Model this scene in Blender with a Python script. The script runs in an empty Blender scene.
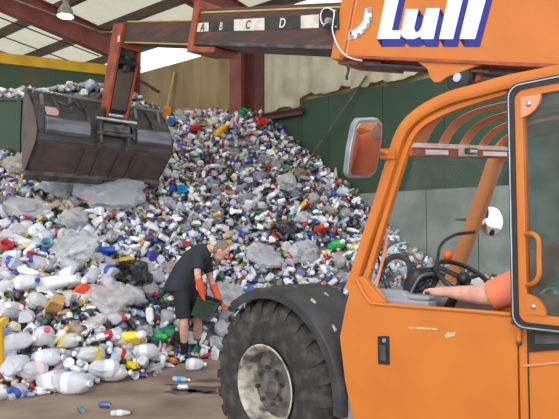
import bpy, bmesh, math, random
import numpy as np
from mathutils import Vector, Matrix, Euler, noise
from mathutils.geometry import tessellate_polygon
random.seed(7); rng = np.random.default_rng(7)
SC = bpy.context.scene
COL = SC.collection
PI = math.pi

# ------------------------------------------------------------------ camera
FPX = 580.0
CAMH = 1.75
PITCH = math.atan(30.5 / FPX)
cd = bpy.data.cameras.new('camera'); cam = bpy.data.objects.new('camera', cd); COL.objects.link(cam)
cam.location = (0, 0, CAMH); cam.rotation_euler = (PI / 2 + PITCH, 0, 0)
cd.sensor_width = 36; cd.lens = 36 * FPX / 559; cd.clip_start = 0.05
SC.camera = cam

# ------------------------------------------------------------------ light
W = bpy.data.worlds.new('world'); SC.world = W; W.use_nodes = True
bg = W.node_tree.nodes['Background']
bg.inputs[0].default_value = (0.86, 0.93, 1.0, 1); bg.inputs[1].default_value = 1.6
sd = bpy.data.lights.new('sun', 'SUN'); sd.energy = 1.7; sd.angle = math.radians(50); sd.color = (1, .97, .92)
sun = bpy.data.objects.new('sun', sd); COL.objects.link(sun)
sun.rotation_euler = (math.radians(62), 0, math.radians(-22))
SC.view_settings.view_transform = 'Standard'; SC.view_settings.look = 'None'
SC.view_settings.gamma = 1; SC.view_settings.use_curve_mapping = False
SC.view_settings.exposure = 0.0

# ------------------------------------------------------------------ pixel helpers
CAMP = Vector((0, 0, CAMH))
FWD = Vector((0, math.cos(PITCH), math.sin(PITCH))); UPV = Vector((0, -math.sin(PITCH), math.cos(PITCH)))
def ray(px, py): return Vector(((px - 279.5) / FPX, 0, 0)) + UPV * ((209.5 - py) / FPX) + FWD
def at(px, py, Y): r = ray(px, py); return CAMP + r * (Y / r.y)
def ground(px, py, z=0.0): r = ray(px, py); return CAMP + r * ((z - CAMH) / r.z)
def onplane(px, py, p0, n): r = ray(px, py); return CAMP + r * ((p0 - CAMP).dot(n) / r.dot(n))
# machine frame: x forward, y left, z up
MT = Vector((-.114, 4.4, 0)); MA = math.radians(42)
MF = Vector((-math.sin(MA), math.cos(MA), 0)); ML = Vector((-math.cos(MA), -math.sin(MA), 0))
def M(px, py, y=0.0):
    p = onplane(px, py, MT + ML * y, ML) - MT
    return (p.dot(MF), p.z)
def M3(px, py, y=0.0):
    x, z = M(px, py, y); return Vector((x, y, z))
# wall frame: s along the right wall (away), w across it (towards us negative)
WO = Vector((2.52, 10.45, 0)); D1 = Vector((-.783, .6225, 0)).normalized(); D2 = Vector((D1.y, -D1.x, 0))
def WW(s, w, z): return WO + D1 * s + D2 * w + Vector((0, 0, z))

# ------------------------------------------------------------------ materials
def C(r, g, b):
    f = lambda c: (c / 255 / 12.92) if c / 255 <= .04045 else ((c / 255 + .055) / 1.055) ** 2.4
    return (f(r), f(g), f(b), 1)
def mat(name, col, rough=.5, metal=0, col2=None, scale=8, lo=.4, hi=.65, bump=0, bscale=60, spec=.5, transl=0, detail=4, stretch=None, emit=None):
    m = bpy.data.materials.new(name); m.use_nodes = True; nt = m.node_tree; N = nt.nodes
    b = N['Principled BSDF']; b.inputs['Base Color'].default_value = col
    b.inputs['Roughness'].default_value = rough; b.inputs['Metallic'].default_value = metal
    b.inputs['Specular IOR Level'].default_value = spec
    tc = N.new('ShaderNodeTexCoord'); mp = N.new('ShaderNodeMapping'); nt.links.new(tc.outputs['Object'], mp.inputs[0])
    if stretch: mp.inputs['Scale'].default_value = stretch
    if col2:
        n = N.new('ShaderNodeTexNoise'); n.inputs['Scale'].default_value = scale; n.inputs['Detail'].default_value = detail
        r = N.new('ShaderNodeValToRGB'); r.color_ramp.elements[0].position = lo; r.color_ramp.elements[1].position = hi
        r.color_ramp.elements[0].color = col; r.color_ramp.elements[1].color = col2
        nt.links.new(mp.outputs[0], n.inputs['Vector']); nt.links.new(n.outputs[0], r.inputs[0]); nt.links.new(r.outputs[0], b.inputs['Base Color'])
    if bump:
        n2 = N.new('ShaderNodeTexNoise'); n2.inputs['Scale'].default_value = bscale; n2.inputs['Detail'].default_value = 5
        bm_ = N.new('ShaderNodeBump'); bm_.inputs['Strength'].default_value = bump; bm_.inputs['Distance'].default_value = .02
        nt.links.new(mp.outputs[0], n2.inputs['Vector']); nt.links.new(n2.outputs[0], bm_.inputs['Height']); nt.links.new(bm_.outputs[0], b.inputs['Normal'])
    if transl:
        t = N.new('ShaderNodeBsdfTranslucent'); t.inputs[0].default_value = col
        mx = N.new('ShaderNodeMixShader'); mx.inputs[0].default_value = transl
        nt.links.new(b.outputs[0], mx.inputs[1]); nt.links.new(t.outputs[0], mx.inputs[2]); nt.links.new(mx.outputs[0], N['Material Output'].inputs[0])
    if emit:
        b.inputs['Emission Color'].default_value = emit[0]; b.inputs['Emission Strength'].default_value = emit[1]
    return m
def glassy(name, tint, alpha, haze=(.6, .65, .65, 1), rough=.05):
    m = bpy.data.materials.new(name); m.use_nodes = True; nt = m.node_tree; N = nt.nodes
    b = N['Principled BSDF']; b.inputs['Base Color'].default_value = haze; b.inputs['Roughness'].default_value = rough
    t = N.new('ShaderNodeBsdfTransparent'); t.inputs[0].default_value = tint
    n = N.new('ShaderNodeTexNoise'); n.inputs['Scale'].default_value = 9; n.inputs['Detail'].default_value = 5
    tc = N.new('ShaderNodeTexCoord'); nt.links.new(tc.outputs['Object'], n.inputs['Vector'])
    mr = N.new('ShaderNodeMapRange'); mr.inputs[1].default_value = .3; mr.inputs[2].default_value = .7; mr.inputs[3].default_value = alpha * .6; mr.inputs[4].default_value = alpha * 1.4
    nt.links.new(n.outputs[0], mr.inputs[0])
    mx = N.new('ShaderNodeMixShader'); nt.links.new(mr.outputs[0], mx.inputs[0])
    nt.links.new(t.outputs[0], mx.inputs[1]); nt.links.new(b.outputs[0], mx.inputs[2]); nt.links.new(mx.outputs[0], N['Material Output'].inputs[0])
    return m
def objcol(name, rough=.4, transp=0, transl=0, spec=.5, bump=0, bscale=25, metal=0):
    """a plastic or metal whose colour is the object's own colour"""
    m = bpy.data.materials.new(name); m.use_nodes = True; nt = m.node_tree; N = nt.nodes
    b = N['Principled BSDF']; b.inputs['Roughness'].default_value = rough; b.inputs['Specular IOR Level'].default_value = spec
    b.inputs['Metallic'].default_value = metal
    oi = N.new('ShaderNodeObjectInfo'); nt.links.new(oi.outputs['Color'], b.inputs['Base Color'])
    out = b.outputs[0]
    if bump:
        tc = N.new('ShaderNodeTexCoord'); n2 = N.new('ShaderNodeTexNoise'); n2.inputs['Scale'].default_value = bscale
        bp = N.new('ShaderNodeBump'); bp.inputs['Strength'].default_value = bump; bp.inputs['Distance'].default_value = .02
        nt.links.new(tc.outputs['Object'], n2.inputs['Vector']); nt.links.new(n2.outputs[0], bp.inputs['Height']); nt.links.new(bp.outputs[0], b.inputs['Normal'])
    if transl:
        t = N.new('ShaderNodeBsdfTranslucent'); nt.links.new(oi.outputs['Color'], t.inputs[0])
        mx = N.new('ShaderNodeMixShader'); mx.inputs[0].default_value = transl
        nt.links.new(out, mx.inputs[1]); nt.links.new(t.outputs[0], mx.inputs[2]); out = mx.outputs[0]
    if transp:
        t = N.new('ShaderNodeBsdfTransparent'); mx = N.new('ShaderNodeMixShader'); mx.inputs[0].default_value = transp
        nt.links.new(out, mx.inputs[1]); nt.links.new(t.outputs[0], mx.inputs[2]); out = mx.outputs[0]
    nt.links.new(out, N['Material Output'].inputs[0])
    return m

ORANGE = mat('orange_paint', C(208, 119, 41), .4, col2=C(199, 111, 38), scale=3, bump=.03, bscale=9)
ORANGE_W = mat('worn_orange_paint', C(172, 82, 44), .55, col2=C(128, 64, 44), scale=5, bump=.08, bscale=20)
PINKISH = mat('faded_orange_paint', C(218, 150, 116), .5, col2=C(206, 124, 80), scale=4)
BOOMBROWN = mat('greasy_dimmed_boom_steel', C(70, 52, 46), .5, col2=C(120, 64, 46), scale=3, lo=.48, hi=.8, stretch=(.6, 1, 5), bump=.05)  # greasy brown, made darker to put the far boom's dim light into the colour
DKSTEEL = mat('dark_worn_steel', C(66, 62, 62), .5, .3, col2=C(104, 98, 96), scale=7, bump=.12, bscale=30)
BUCKET = mat('scuffed_bucket_steel', C(84, 84, 90), .5, .25, col2=C(78, 68, 64), scale=3.5, lo=.42, hi=.6, bump=.12, bscale=25, stretch=(1, .5, 2))
RUSTST = mat('rusty_bucket_plate', C(104, 82, 70), .55, .2, col2=C(80, 72, 70), scale=4, bump=.12, bscale=25)
RUBBER = mat('dusty_tyre_rubber', C(44, 42, 41), .8, col2=C(84, 80, 74), scale=11, lo=.45, hi=.75, bump=.15, bscale=40)
BLACKP = mat('black_plastic', C(28, 28, 30), .45, col2=C(40, 40, 42), scale=12)
FENDERM = mat('black_fender_rubber', C(46, 46, 49), .55, col2=C(66, 64, 64), scale=6, bump=.08, bscale=20)
RIMM = mat('chipped_cream_rim', C(186, 180, 166), .55, col2=C(92, 86, 82), scale=7, lo=.46, hi=.6, bump=.1)
RIMD = mat('grimy_rim_disc', C(120, 114, 108), .6, col2=C(66, 62, 60), scale=8, lo=.42, hi=.62)
WHITEP = mat('white_decal', C(240, 240, 242), .45, col2=C(226, 228, 234), scale=10)
BLUEP = mat('blue_decal', C(30, 44, 138), .5, col2=C(27, 40, 128), scale=10)
BLACKD = mat('dark_decal', C(44, 40, 42), .5, col2=C(60, 54, 52), scale=14)
OFFW = mat('dingy_white_decal', C(222, 214, 204), .5, col2=C(200, 190, 178), scale=14)
GREYP = mat('grey_plastic', C(150, 152, 156), .5, col2=C(130, 132, 138), scale=9)
SILVER = mat('silver_metal', C(200, 204, 210), .3, .8, col2=C(170, 172, 178), scale=9)
GLASSW = glassy('dirty_cab_glass', (.86, .93, .91, 1), .10, (.62, .68, .66, 1))
GLASSD = glassy('dusty_door_glass', (.44, .54, .5, 1), .24, (.22, .25, .23, 1), .2)
MIRROR = mat('mirror_glass', (.9, .92, .94, 1), .02, 1.0)
SKIN = mat('skin', C(224, 172, 154), .55, col2=C(210, 152, 136), scale=14)
NAVY = mat('dark_navy_cotton', C(42, 44, 54), .85, col2=C(50, 52, 62), scale=12, bump=.2, bscale=18)
BLKCL = mat('black_cotton', C(30, 31, 38), .85, col2=C(38, 39, 46), scale=12, bump=.2, bscale=18)
GLOVE = mat('orange_rubber_glove', C(232, 92, 48), .5, col2=C(218, 76, 40), scale=9)
HAIR = mat('grey_brown_hair', C(142, 124, 110), .8, col2=C(116, 98, 86), scale=40)
SHIRTO = mat('orange_cotton', C(240, 136, 100), .85, col2=C(232, 124, 88), scale=9, bump=.2, bscale=14)
BINM = mat('dark_green_bin', C(38, 62, 52), .5, col2=C(30, 52, 44), scale=9)
CONC = mat('grey_concrete', C(140, 144, 137), .85, col2=C(116, 121, 115), scale=2.2, bump=.1, bscale=12)
FLOORM = mat('stained_concrete_floor', C(152, 132, 116), .8, col2=C(112, 95, 84), scale=1.3, lo=.4, hi=.68, bump=.08, bscale=8, detail=9)
STAIN = mat('dark_wet_stain', C(78, 60, 52), .35, col2=C(96, 76, 66), scale=5)
GREENW = mat('green_painted_plywood', C(50, 74, 54), .75, col2=C(42, 63, 47), scale=1.6, bump=.04)
GREENL = mat('green_painted_steel_wall', C(60, 84, 62), .7, col2=C(96, 84, 60), scale=1.4, lo=.58, hi=.8, bump=.04)
YELLOW = mat('yellow_paint', C(226, 176, 32), .6, col2=C(206, 156, 30), scale=3)
TANW = mat('tan_plywood', C(166, 144, 108), .85, col2=C(140, 118, 86), scale=1.6, bump=.05, stretch=(1, 1, .3))
TARP = mat('dirty_white_tarp', C(206, 198, 172), .8, col2=C(176, 166, 140), scale=2.2, bump=.2, bscale=6, transl=.15)
REDST = mat('red_oxide_steel', C(134, 72, 66), .6, col2=C(116, 58, 52), scale=2.5, bump=.03)
REDDK = mat('dark_red_steel', C(92, 42, 38), .6, col2=C(78, 36, 34), scale=2.5)
ROOFM = mat('translucent_roof_sheet', C(212, 206, 182), .7, col2=C(186, 178, 152), scale=1.2, transl=.5)
DKWOOD = mat('dark_purlin_steel', C(84, 66, 60), .7, col2=C(70, 54, 50), scale=3)
LAMPM = mat('lamp_aluminium', C(190, 180, 176), .35, .7, col2=C(160, 150, 146), scale=8)
BULB = mat('lit_bulb', (1, .9, .75, 1), .5, emit=((1, .82, .62, 1), 14))
YPOLE = mat('yellow_pole', C(206, 178, 110), .7, col2=C(186, 156, 92), scale=5)
GAUGE = mat('dark_gauge_glass', C(30, 44, 62), .15, col2=C(44, 60, 82), scale=20)
REDSK = mat('red_sticker', C(206, 60, 60), .5, col2=C(196, 50, 52), scale=8)
ORKNOB = mat('orange_knob', C(232, 96, 40), .3, col2=C(222, 86, 36), scale=8)
SCRATCH = mat('bare_scratch', C(226, 200, 160), .5, col2=C(180, 150, 110), scale=30)

# ------------------------------------------------------------------ mesh helpers
def merge(*parts):
    V, Fc = [], []
    for v, f in parts:
        k = len(V); V += [tuple(p) for p in v]; Fc += [tuple(i + k for i in q) for q in f]
    return V, Fc
def box(c, s, R=None):
    x, y, z = (q / 2 for q in s)
    v = [Vector((a * x, b * y, d * z)) for a in (-1, 1) for b in (-1, 1) for d in (-1, 1)]
    if R: v = [R @ p for p in v]
    v = [p + Vector(c) for p in v]
    return v, [(0, 1, 3, 2), (4, 6, 7, 5), (0, 4, 5, 1), (2, 3, 7, 6), (0, 2, 6, 4), (1, 5, 7, 3)]
def bar(a, b, w, h, up=Vector((0, 0, 1))):
    """a square bar from a to b, w wide across, h high along up"""
    a = Vector(a); b = Vector(b); d = (b - a).normalized(); sd_ = d.cross(up).normalized(); u = sd_.cross(d)
    v = [p + sd_ * (i * w / 2) + u * (j * h / 2) for p in (a, b) for i, j in ((-1, -1), (1, -1), (1, 1), (-1, 1))]
    return v, [(3, 2, 1, 0), (4, 5, 6, 7), (0, 1, 5, 4), (1, 2, 6, 5), (2, 3, 7, 6), (3, 0, 4, 7)]
def prism(poly, off):
    """3-D polygon swept by the vector off (triangulated caps)"""
    poly = [Vector(p) for p in poly]; n = len(poly); off = Vector(off)
    v = poly + [p + off for p in poly]
    t = tessellate_polygon([poly])
    f = [tuple(q) for q in t] + [tuple(i + n for i in reversed(q)) for q in t]
    f += [(i, i + n, (i + 1) % n + n, (i + 1) % n) for i in range(n)]
    return v, f
def xz(poly, y0, y1): return prism([Vector((x, y0, z)) for x, z in poly], (0, y1 - y0, 0))
def tube(pts, rad, seg=8, hint=None, cap=True, power=1.0):
    pts = [Vector(p) for p in pts]; n = len(pts)
    if not isinstance(rad, (list, tuple)): rad = [rad] * n
    V, Fc = [], []; u = None
    for i, p in enumerate(pts):
        d = (pts[min(i + 1, n - 1)] - pts[max(i - 1, 0)]).normalized()
        if u is None:
            h = Vector(hint) if hint else (Vector((0, 0, 1)) if abs(d.z) < .9 else Vector((1, 0, 0)))
            u = (h - d * h.dot(d)).normalized()
        else: u = (u - d * u.dot(d)).normalized()
        w = d.cross(u); r = rad[i]; ra, rb = r if isinstance(r, (tuple, list)) else (r, r)
        for k in range(seg):
            t = 2 * PI * k / seg; cx, sx = math.cos(t), math.sin(t)
            if power != 1: cx = math.copysign(abs(cx) ** power, cx); sx = math.copysign(abs(sx) ** power, sx)
            V.append(p + u * (ra * cx) + w * (rb * sx))
    for i in range(n - 1):
        for k in range(seg):
            Fc.append((i * seg + k, i * seg + (k + 1) % seg, (i + 1) * seg + (k + 1) % seg, (i + 1) * seg + k))
    if cap: Fc.append(tuple(reversed(range(seg)))); Fc.append(tuple((n - 1) * seg + k for k in range(seg)))
    return V, Fc
def lathe(prof, seg=24, R=None, c=(0, 0, 0)):
    V, Fc = [], []; n = len(prof)
    for r, z in prof:
        for k in range(seg):
            t = 2 * PI * k / seg; V.append(Vector((r * math.cos(t), r * math.sin(t), z)))
    for i in range(n - 1):
        for k in range(seg):
            Fc.append((i * seg + k, i * seg + (k + 1) % seg, (i + 1) * seg + (k + 1) % seg, (i + 1) * seg + k))
    if R: V = [R @ p for p in V]
    return [p + Vector(c) for p in V], Fc
def ball(c, r, seg=14, rings=10, R=None):
    r = r if isinstance(r, (tuple, list)) else (r, r, r)
    V, Fc = [], []
    for i in range(rings + 1):
        a_ = PI * i / rings
        for k in range(seg):
            t = 2 * PI * k / seg; p = Vector((r[0] * math.sin(a_) * math.cos(t), r[1] * math.sin(a_) * math.sin(t), r[2] * math.cos(a_)))
            V.append((R @ p if R else p) + Vector(c))
    for i in range(rings):
        for k in range(seg): Fc.append((i * seg + k, (i + 1) * seg + k, (i + 1) * seg + (k + 1) % seg, i * seg + (k + 1) % seg))
    return V, Fc
def smoothpath(pts, n=6):
    pts = [Vector(p) for p in pts]; out = []
    P = [pts[0] * 2 - pts[1]] + pts + [pts[-1] * 2 - pts[-2]]
    for i in range(1, len(P) - 2):
        for k in range(n):
            t = k / n; a, b, c, d = P[i - 1], P[i], P[i + 1], P[i + 2]
            out.append(.5 * ((2 * b) + (c - a) * t + (2 * a - 5 * b + 4 * c - d) * t * t + (3 * b - a - 3 * c + d) * t ** 3))
    out.append(pts[-1]); return out
def mesh(name, vf, mats, smooth=30):
    me = bpy.data.meshes.new(name); me.from_pydata([tuple(p) for p in vf[0]], [], vf[1])
    bm = bmesh.new(); bm.from_mesh(me); bmesh.ops.remove_doubles(bm, verts=bm.verts, dist=1e-5)
    bmesh.ops.recalc_face_normals(bm, faces=bm.faces); bm.to_mesh(me); bm.free()
    for m in (mats if isinstance(mats, (list, tuple)) else [mats]): me.materials.append(m)
    if smooth:
        me.polygons.foreach_set('use_smooth', [True] * len(me.polygons)); me.set_sharp_from_angle(angle=math.radians(smooth))
    return me
def obj(name, vf, m, parent=None, label=None, smooth=30, bevel=0):
    o = bpy.data.objects.new(name, vf if isinstance(vf, bpy.types.Mesh) else mesh(name, vf, m, smooth)); COL.objects.link(o)
    if parent: o.parent = parent
    if label: o['label'] = label
    if bevel:
        b = o.modifiers.new('bevel', 'BEVEL'); b.width = bevel; b.segments = 2; b.limit_method = 'ANGLE'
    return o
def tag(o, label, cat, group=None):
    o['label'] = label; o['category'] = cat
    if group: o['group'] = group
    return o
def struct(o, label=None):
    o['kind'] = 'structure'
    if label: o['label'] = label
    return o
def empty(name, loc, rz=0):
    o = bpy.data.objects.new(name, None); COL.objects.link(o); o.location = loc; o.rotation_euler = (0, 0, rz); o.empty_display_size = .1
    return o
def shift(vf, d): return [Vector(p) - Vector(d) for p in vf[0]], vf[1]
def remeshed(name, vf, m, voxel, smooth_it=3):
    t = bpy.data.objects.new('tmp', mesh('tmp', vf, m)); COL.objects.link(t)
    r = t.modifiers.new('r', 'REMESH'); r.mode = 'VOXEL'; r.voxel_size = voxel; r.use_smooth_shade = True
    s = t.modifiers.new('s', 'SMOOTH'); s.iterations = smooth_it; s.factor = .5
    dg = bpy.context.evaluated_depsgraph_get(); dg.update()
    me = bpy.data.meshes.new_from_object(t.evaluated_get(dg)); me.name = name
    bpy.data.objects.remove(t)
    me.materials.clear(); me.materials.append(m)
    return me

# ================================================================== THE SETTING
fl = struct(obj('floor', ([(-14, -6, 0), (12, -6, 0), (12, 26, 0), (-14, 26, 0)], [(0, 1, 2, 3)]), FLOORM, smooth=0), 'stained brown concrete floor of the recycling shed')
for (px, py, sx, sy, sd_) in ((198, 389, .34, .16, 3), (182, 392, .22, .1, 5), (205, 381, .16, .09, 8), (176, 385, .12, .06, 9), (211, 393, .12, .06, 12)):
    c = ground(px, py); n = 18; v = []
    for k in range(n):
        t = 2 * PI * k / n; q = 1 + .7 * noise.noise(Vector((math.cos(t) * 1.7 + sd_, math.sin(t) * 1.7, sd_)))
        v.append((c.x + sx * q * math.cos(t), c.y + sy * q * math.sin(t), .002))
    obj('stain', (v, [tuple(range(n))]), STAIN, fl, smooth=0)

# right wall: concrete base panels, green plywood sheets, tan sheets and tarps
Z1, Z2, Z3 = 2.64, 4.68, 6.25
S0, S1 = -6.6, 8.5
def wslab(s0, s1, w0, w1, z0, z1):
    v = [WW(s, w, z) for s in (s0, s1) for w in (w0, w1) for z in (z0, z1)]
    return v, [(0, 1, 3, 2), (4, 6, 7, 5), (0, 4, 5, 1), (2, 3, 7, 6), (0, 2, 6, 4), (1, 5, 7, 3)]
wr = struct(obj('wall_right', wslab(S0, S1, .1, .16, 0, 6.2), TANW, smooth=0), 'long shed wall with concrete base, green boards and tan sheets above')
s = S0
while s < S1 - .1:
    e = min(s + .92, S1); obj('concrete_panel', wslab(s + .006, e - .006, -.06 + random.uniform(-.006, .006), .1, 0, Z1), CONC, wr, smooth=0, bevel=.01); s = e
s = S0
while s < 3.95:
    e = min(s + 1.22, 2.62) if s < 2.62 else 3.95
    zt = Z2 if s < 2.6 else 4.42
    obj('green_board', wslab(s + .004, e - .004, 0 + random.uniform(-.004, .004), .1, Z1 + .004, zt + random.uniform(-.02, .02)), GREENW, wr, smooth=0); s = e
s = 4.45
while s < S1 - .1:
    e = min(s + 1.22, S1); obj('tan_board', wslab(s + .004, e - .004, random.uniform(-.01, .01), .1, 0.5, Z3 + random.uniform(-.03, .03)), TANW, wr, smooth=0); s = e
# tarps: folded sheets with ragged lower hems
def tarp(s0, s1, z0, z1, seed, name='tarp'):
    nx, nz = 22, 10; V, Fc = [], []
    for i in range(nx + 1):
        ss = s0 + (s1 - s0) * i / nx; hem = z0 + .05 * noise.noise(Vector((ss * 5.3, seed, 0))) + (.05 if int(ss * 3.1 + seed) % 3 == 0 else 0)
        for j in range(nz + 1):
            z = hem + (z1 - hem) * j / nz; k = 1 - j / nz
            w = -.035 - .05 * k * (noise.noise(Vector((ss * 4.2, z * .35, seed))) + .3) - .02 * math.sin(ss * 17 + seed + z)
            V.append(WW(ss, w, z))
    for i in range(nx):
        for j in range(nz): q = i * (nz + 1) + j; Fc.append((q, q + 1, q + nz + 2, q + nz + 1))
    return obj(name, (V, Fc), TARP, wr, smooth=80)
tarp(2.62, 3.92, 4.55, Z3, 3); tarp(1.35, 2.66, 4.74, Z3, 8); tarp(.1, 1.4, 4.72, Z3, 13); tarp(-1.15, .14, 4.75, Z3, 19); tarp(-2.4, -1.1, 4.74, Z3, 23); tarp(-3.6, -2.35, 4.75, Z3, 29)
# columns of the steel frame
def column(s, m1, m2):
    v = merge(wslab(s - .02, s + .02, -.34, .0, 0, 6.9), wslab(s - .17, s + .17, -.36, -.33, 0, 6.9), wslab(s - .17, s + .17, -.02, .02, 0, 6.9))
    return obj('column', v, m1, wr, smooth=0)
column(4.2, REDST, REDDK); column(8.2, REDST, REDDK)
obj('column_cover', wslab(3.6, 4.02, -.1, -.06, 2.0, 6.6), REDDK, wr, smooth=0)
obj('wall_rail', merge(wslab(2.5, 3.75, -.14, -.06, 4.42, 4.5), wslab(2.5, 3.75, -.14, -.13, 4.36, 4.5)), REDDK, wr, smooth=0)
obj('diagonal_brace', bar(WW(8.1, -.05, 6.1), WW(7.2, -.05, 5.6), .06, .06), DKWOOD, wr, smooth=0)

# left wall (green with yellow top), built of sheets
la = at(-60, 42, 13.75); lb = at(131, 67, 15.55)
ld = Vector((lb.x - la.x, lb.y - la.y, 0)); ll = ld.length; ld.normalize(); ln = Vector((ld.y, -ld.x, 0))
ZL = 6.42
def lslab(t0, t1, d0, d1, z0, z1):
    v = [Vector((la.x, la.y, 0)) + ld * t + ln * d + Vector((0, 0, z)) for t in (t0, t1) for d in (d0, d1) for z in (z0, z1)]
    return v, box((0, 0, 0), (1, 1, 1))[1]
wl = struct(obj('wall_left', lslab(0, ll, -.1, -.04, 0, ZL - .05), GREENL, smooth=0), 'green push wall with a yellow top rail behind the heap')
t = 0
while t < ll - .05:
    e = min(t + 1.3, ll); obj('green_plate', lslab(t + .004, e - .004, -.04, 0 + random.uniform(-.005, .005), 0, ZL - .24), GREENL, wl, smooth=0); t = e
obj('yellow_rail', lslab(0, ll, -.08, .06, ZL - .27, ZL), YELLOW, wl, smooth=0, bevel=.015)

# divider at the left: lower green wall with a flat cap
da = at(-70, 97, 10.75); db = Vector((-3.4, 10.72, 0)); DZ = 4.36
wd = struct(obj('wall_divider', merge(bar((da.x, da.y, DZ / 2), (db.x, db.y, DZ / 2), .12, DZ)), GREENL, smooth=0), 'lower dark green divider wall at the left of the heap')
obj('cap_rail', bar((da.x, da.y, DZ), (db.x, db.y, DZ), .2, .06), GREENL, wd, smooth=0, bevel=.01)
for k in range(3):
    f = .25 + .3 * k; p = Vector((da.x, da.y, 0)).lerp(Vector((db.x, db.y, 0)), f)
    obj('stiffener', box((p.x, p.y - .09, DZ / 2), (.07, .08, DZ)), GREENL, wd, smooth=0)

# roof: sheets, purlins along the shed, rafters across
def RZ(w): return 7.02 - .115 * w
ce = None
SR0, SR1 = -.8, 19.0
ce = struct(obj('ceiling', (([WW(SR0, .75, RZ(.75) + .26), WW(SR1, .75, RZ(.75) + .26), WW(SR1, -13, RZ(-13) + .26), WW(SR0, -13, RZ(-13) + .26)]), [(0, 1, 2, 3)]), ROOFM, smooth=0), 'pale translucent sheet roof on red steel frames')
for k in range(10):
    w = .35 - k * 1.3
    obj('purlin', bar(WW(SR0, w, RZ(w) + .14), WW(SR1, w, RZ(w) + .14), .1, .22), DKWOOD, ce, smooth=0)
for s in (4.2, 8.2, 12.4, 16.6):
    a_ = WW(s, .1, RZ(.1) - .28); b_ = WW(s, -13, RZ(-13) - .28)
    obj('rafter', merge(bar(a_, b_, .03, .6), bar(a_ + Vector((0, 0, .3)), b_ + Vector((0, 0, .3)), .22, .03), bar(a_ - Vector((0, 0, .3)), b_ - Vector((0, 0, .3)), .22, .03)), REDST if s < 10 else DKWOOD, ce, smooth=0)
for k in range(4):
    s = 9.2 + k * 1.1; obj('bracing_rod', tube([WW(s, -.5, RZ(-.5) - .25), WW(s + .4, -5.5, RZ(-5.5) - .2)], .018, 6), DKWOOD, ce)
obj('conduit', tube([WW(6.5, 0, 7.0), WW(8.1, -1.2, 7.05), WW(8.12, -9, 7.4)], .025, 6), LAMPM, ce)

# pendant lamp
lp = at(65.5, 14, 11.6)
lamp = tag(empty('pendant_lamp', lp), 'lit bell-shaped aluminium shed lamp hanging below the red rafter', 'lamp')
obj('lamp_shade', lathe([(.05, .26), (.06, .2), (.1, .15), (.15, .06), (.165, -.05), (.158, -.05), (.14, .05), (.09, .13), (.04, .17)], 28), LAMPM, lamp)
obj('bulb', ball((0, 0, 0), (.13, .13, .05)), BULB, lamp)
obj('ballast_housing', lathe([(0, .48), (.06, .48), (.07, .44), (.07, .28), (.05, .25), (0, .25)], 16), LAMPM, lamp)
roofz = RZ((lp - WO).dot(D2)) + .2
obj('suspension_rod', tube([(0, 0, .46), (0, 0, roofz - lp.z)], .012, 6), DKWOOD, lamp)
pl = bpy.data.lights.new('lamp_light', 'POINT'); pl.energy = 60; pl.color = (1, .85, .68); pl.shadow_soft_size = .12
plo = bpy.data.objects.new('lamp_light', pl); COL.objects.link(plo); plo.parent = lamp; plo.location = (0, 0, -.12)

# ================================================================== THE HEAP SURFACE
cps = []
def cp(px, py, Y): p = at(px, py, Y); cps.append((p.x, p.y, p.z))
for px, py in ((-60, 405), (0, 398), (50, 392), (100, 384), (150, 374), (185, 362)):
    g = ground(px, py); cps.append((g.x, g.y, 0)); cps.append((g.x + .35, g.y - .9, -.7))
for x, y in ((-.7, 8.75), (.4, 9.0), (1.4, 8.7), (2.4, 8.2), (3.4, 7.7), (4.6, 7.2)): cps.append((x, y, 0)); cps.append((x - .2, y - 1, -.7))
for a_ in ((0, 155, 10.5), (0, 270, 8.1), (-60, 150, 10.5), (-60, 270, 8.1), (60, 170, 10.6), (100, 180, 10.5), (100, 275, 8.4), (50, 230, 9.2), (170, 116, 13.3), (170, 228, 10.1), (210, 112, 13.3),
           (250, 112, 12.75), (250, 235, 10.4), (225, 180, 11.6), (330, 235, 10.2), (300, 180, 11.2), (135, 108, 14.2)): cp(*a_)
for s, h in ((3.5, 4.5), (2.5, 3.72), (1.24, 2.7), (.1, 1.65), (-1.1, 1.25), (-2.6, 1.1), (-4.5, 1.0), (4.3, 4.6), (5.5, 4.6), (6.8, 4.9)):
    p = WW(s, -.05, 0); cps.append((p.x, p.y, h))
cps = np.array(cps)
def _phi(r2): return np.where(r2 > 1e-12, .5 * r2 * np.log(np.maximum(r2, 1e-12)), 0)
n_ = len(cps); XY = cps[:, :2]
K = _phi(((XY[:, None] - XY[None]) ** 2).sum(-1)) + np.eye(n_) * .05
Pm = np.c_[np.ones(n_), XY]
sol = np.linalg.solve(np.block([[K, Pm], [Pm.T, np.zeros((3, 3))]]), np.r_[cps[:, 2], 0, 0, 0])
def Hraw(x, y):
    x = np.atleast_1d(np.asarray(x, float)); y = np.atleast_1d(np.asarray(y, float))
    r2 = (x[:, None] - XY[None, :, 0]) ** 2 + (y[:, None] - XY[None, :, 1]) ** 2
    return _phi(r2) @ sol[:n_] + sol[n_] + sol[n_ + 1] * x + sol[n_ + 2] * y
def behind(x, y): return (y > 10.78) & (x < -3.2 + 0 * x)
def H(x, y):
    x = np.atleast_1d(np.asarray(x, float)); y = np.atleast_1d(np.asarray(y, float))
    h = Hraw(x, y); far = np.clip((y - 10.78) / .3, 0, 1) * np.clip((-2.9 - x) / .5, 0, 1)
    hb = 4.55 + .16 * (y - 10.8) + .12 * np.sin(x * 2.1) * np.sin(y * 2.7)
    return h * (1 - far) + np.maximum(hb, h * .0) * far
def inside(x, y, m=0.0):
    w = (x - WO.x) * D2.x + (y - WO.y) * D2.y
    d = (x - la.x) * ln.x + (y - la.y) * ln.y
    return (w < -.08 - m) & (d > .05 + m) & (x > -8.2) & (x < 5.2)
def H1(x, y): return float(H(x, y)[0])

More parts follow.
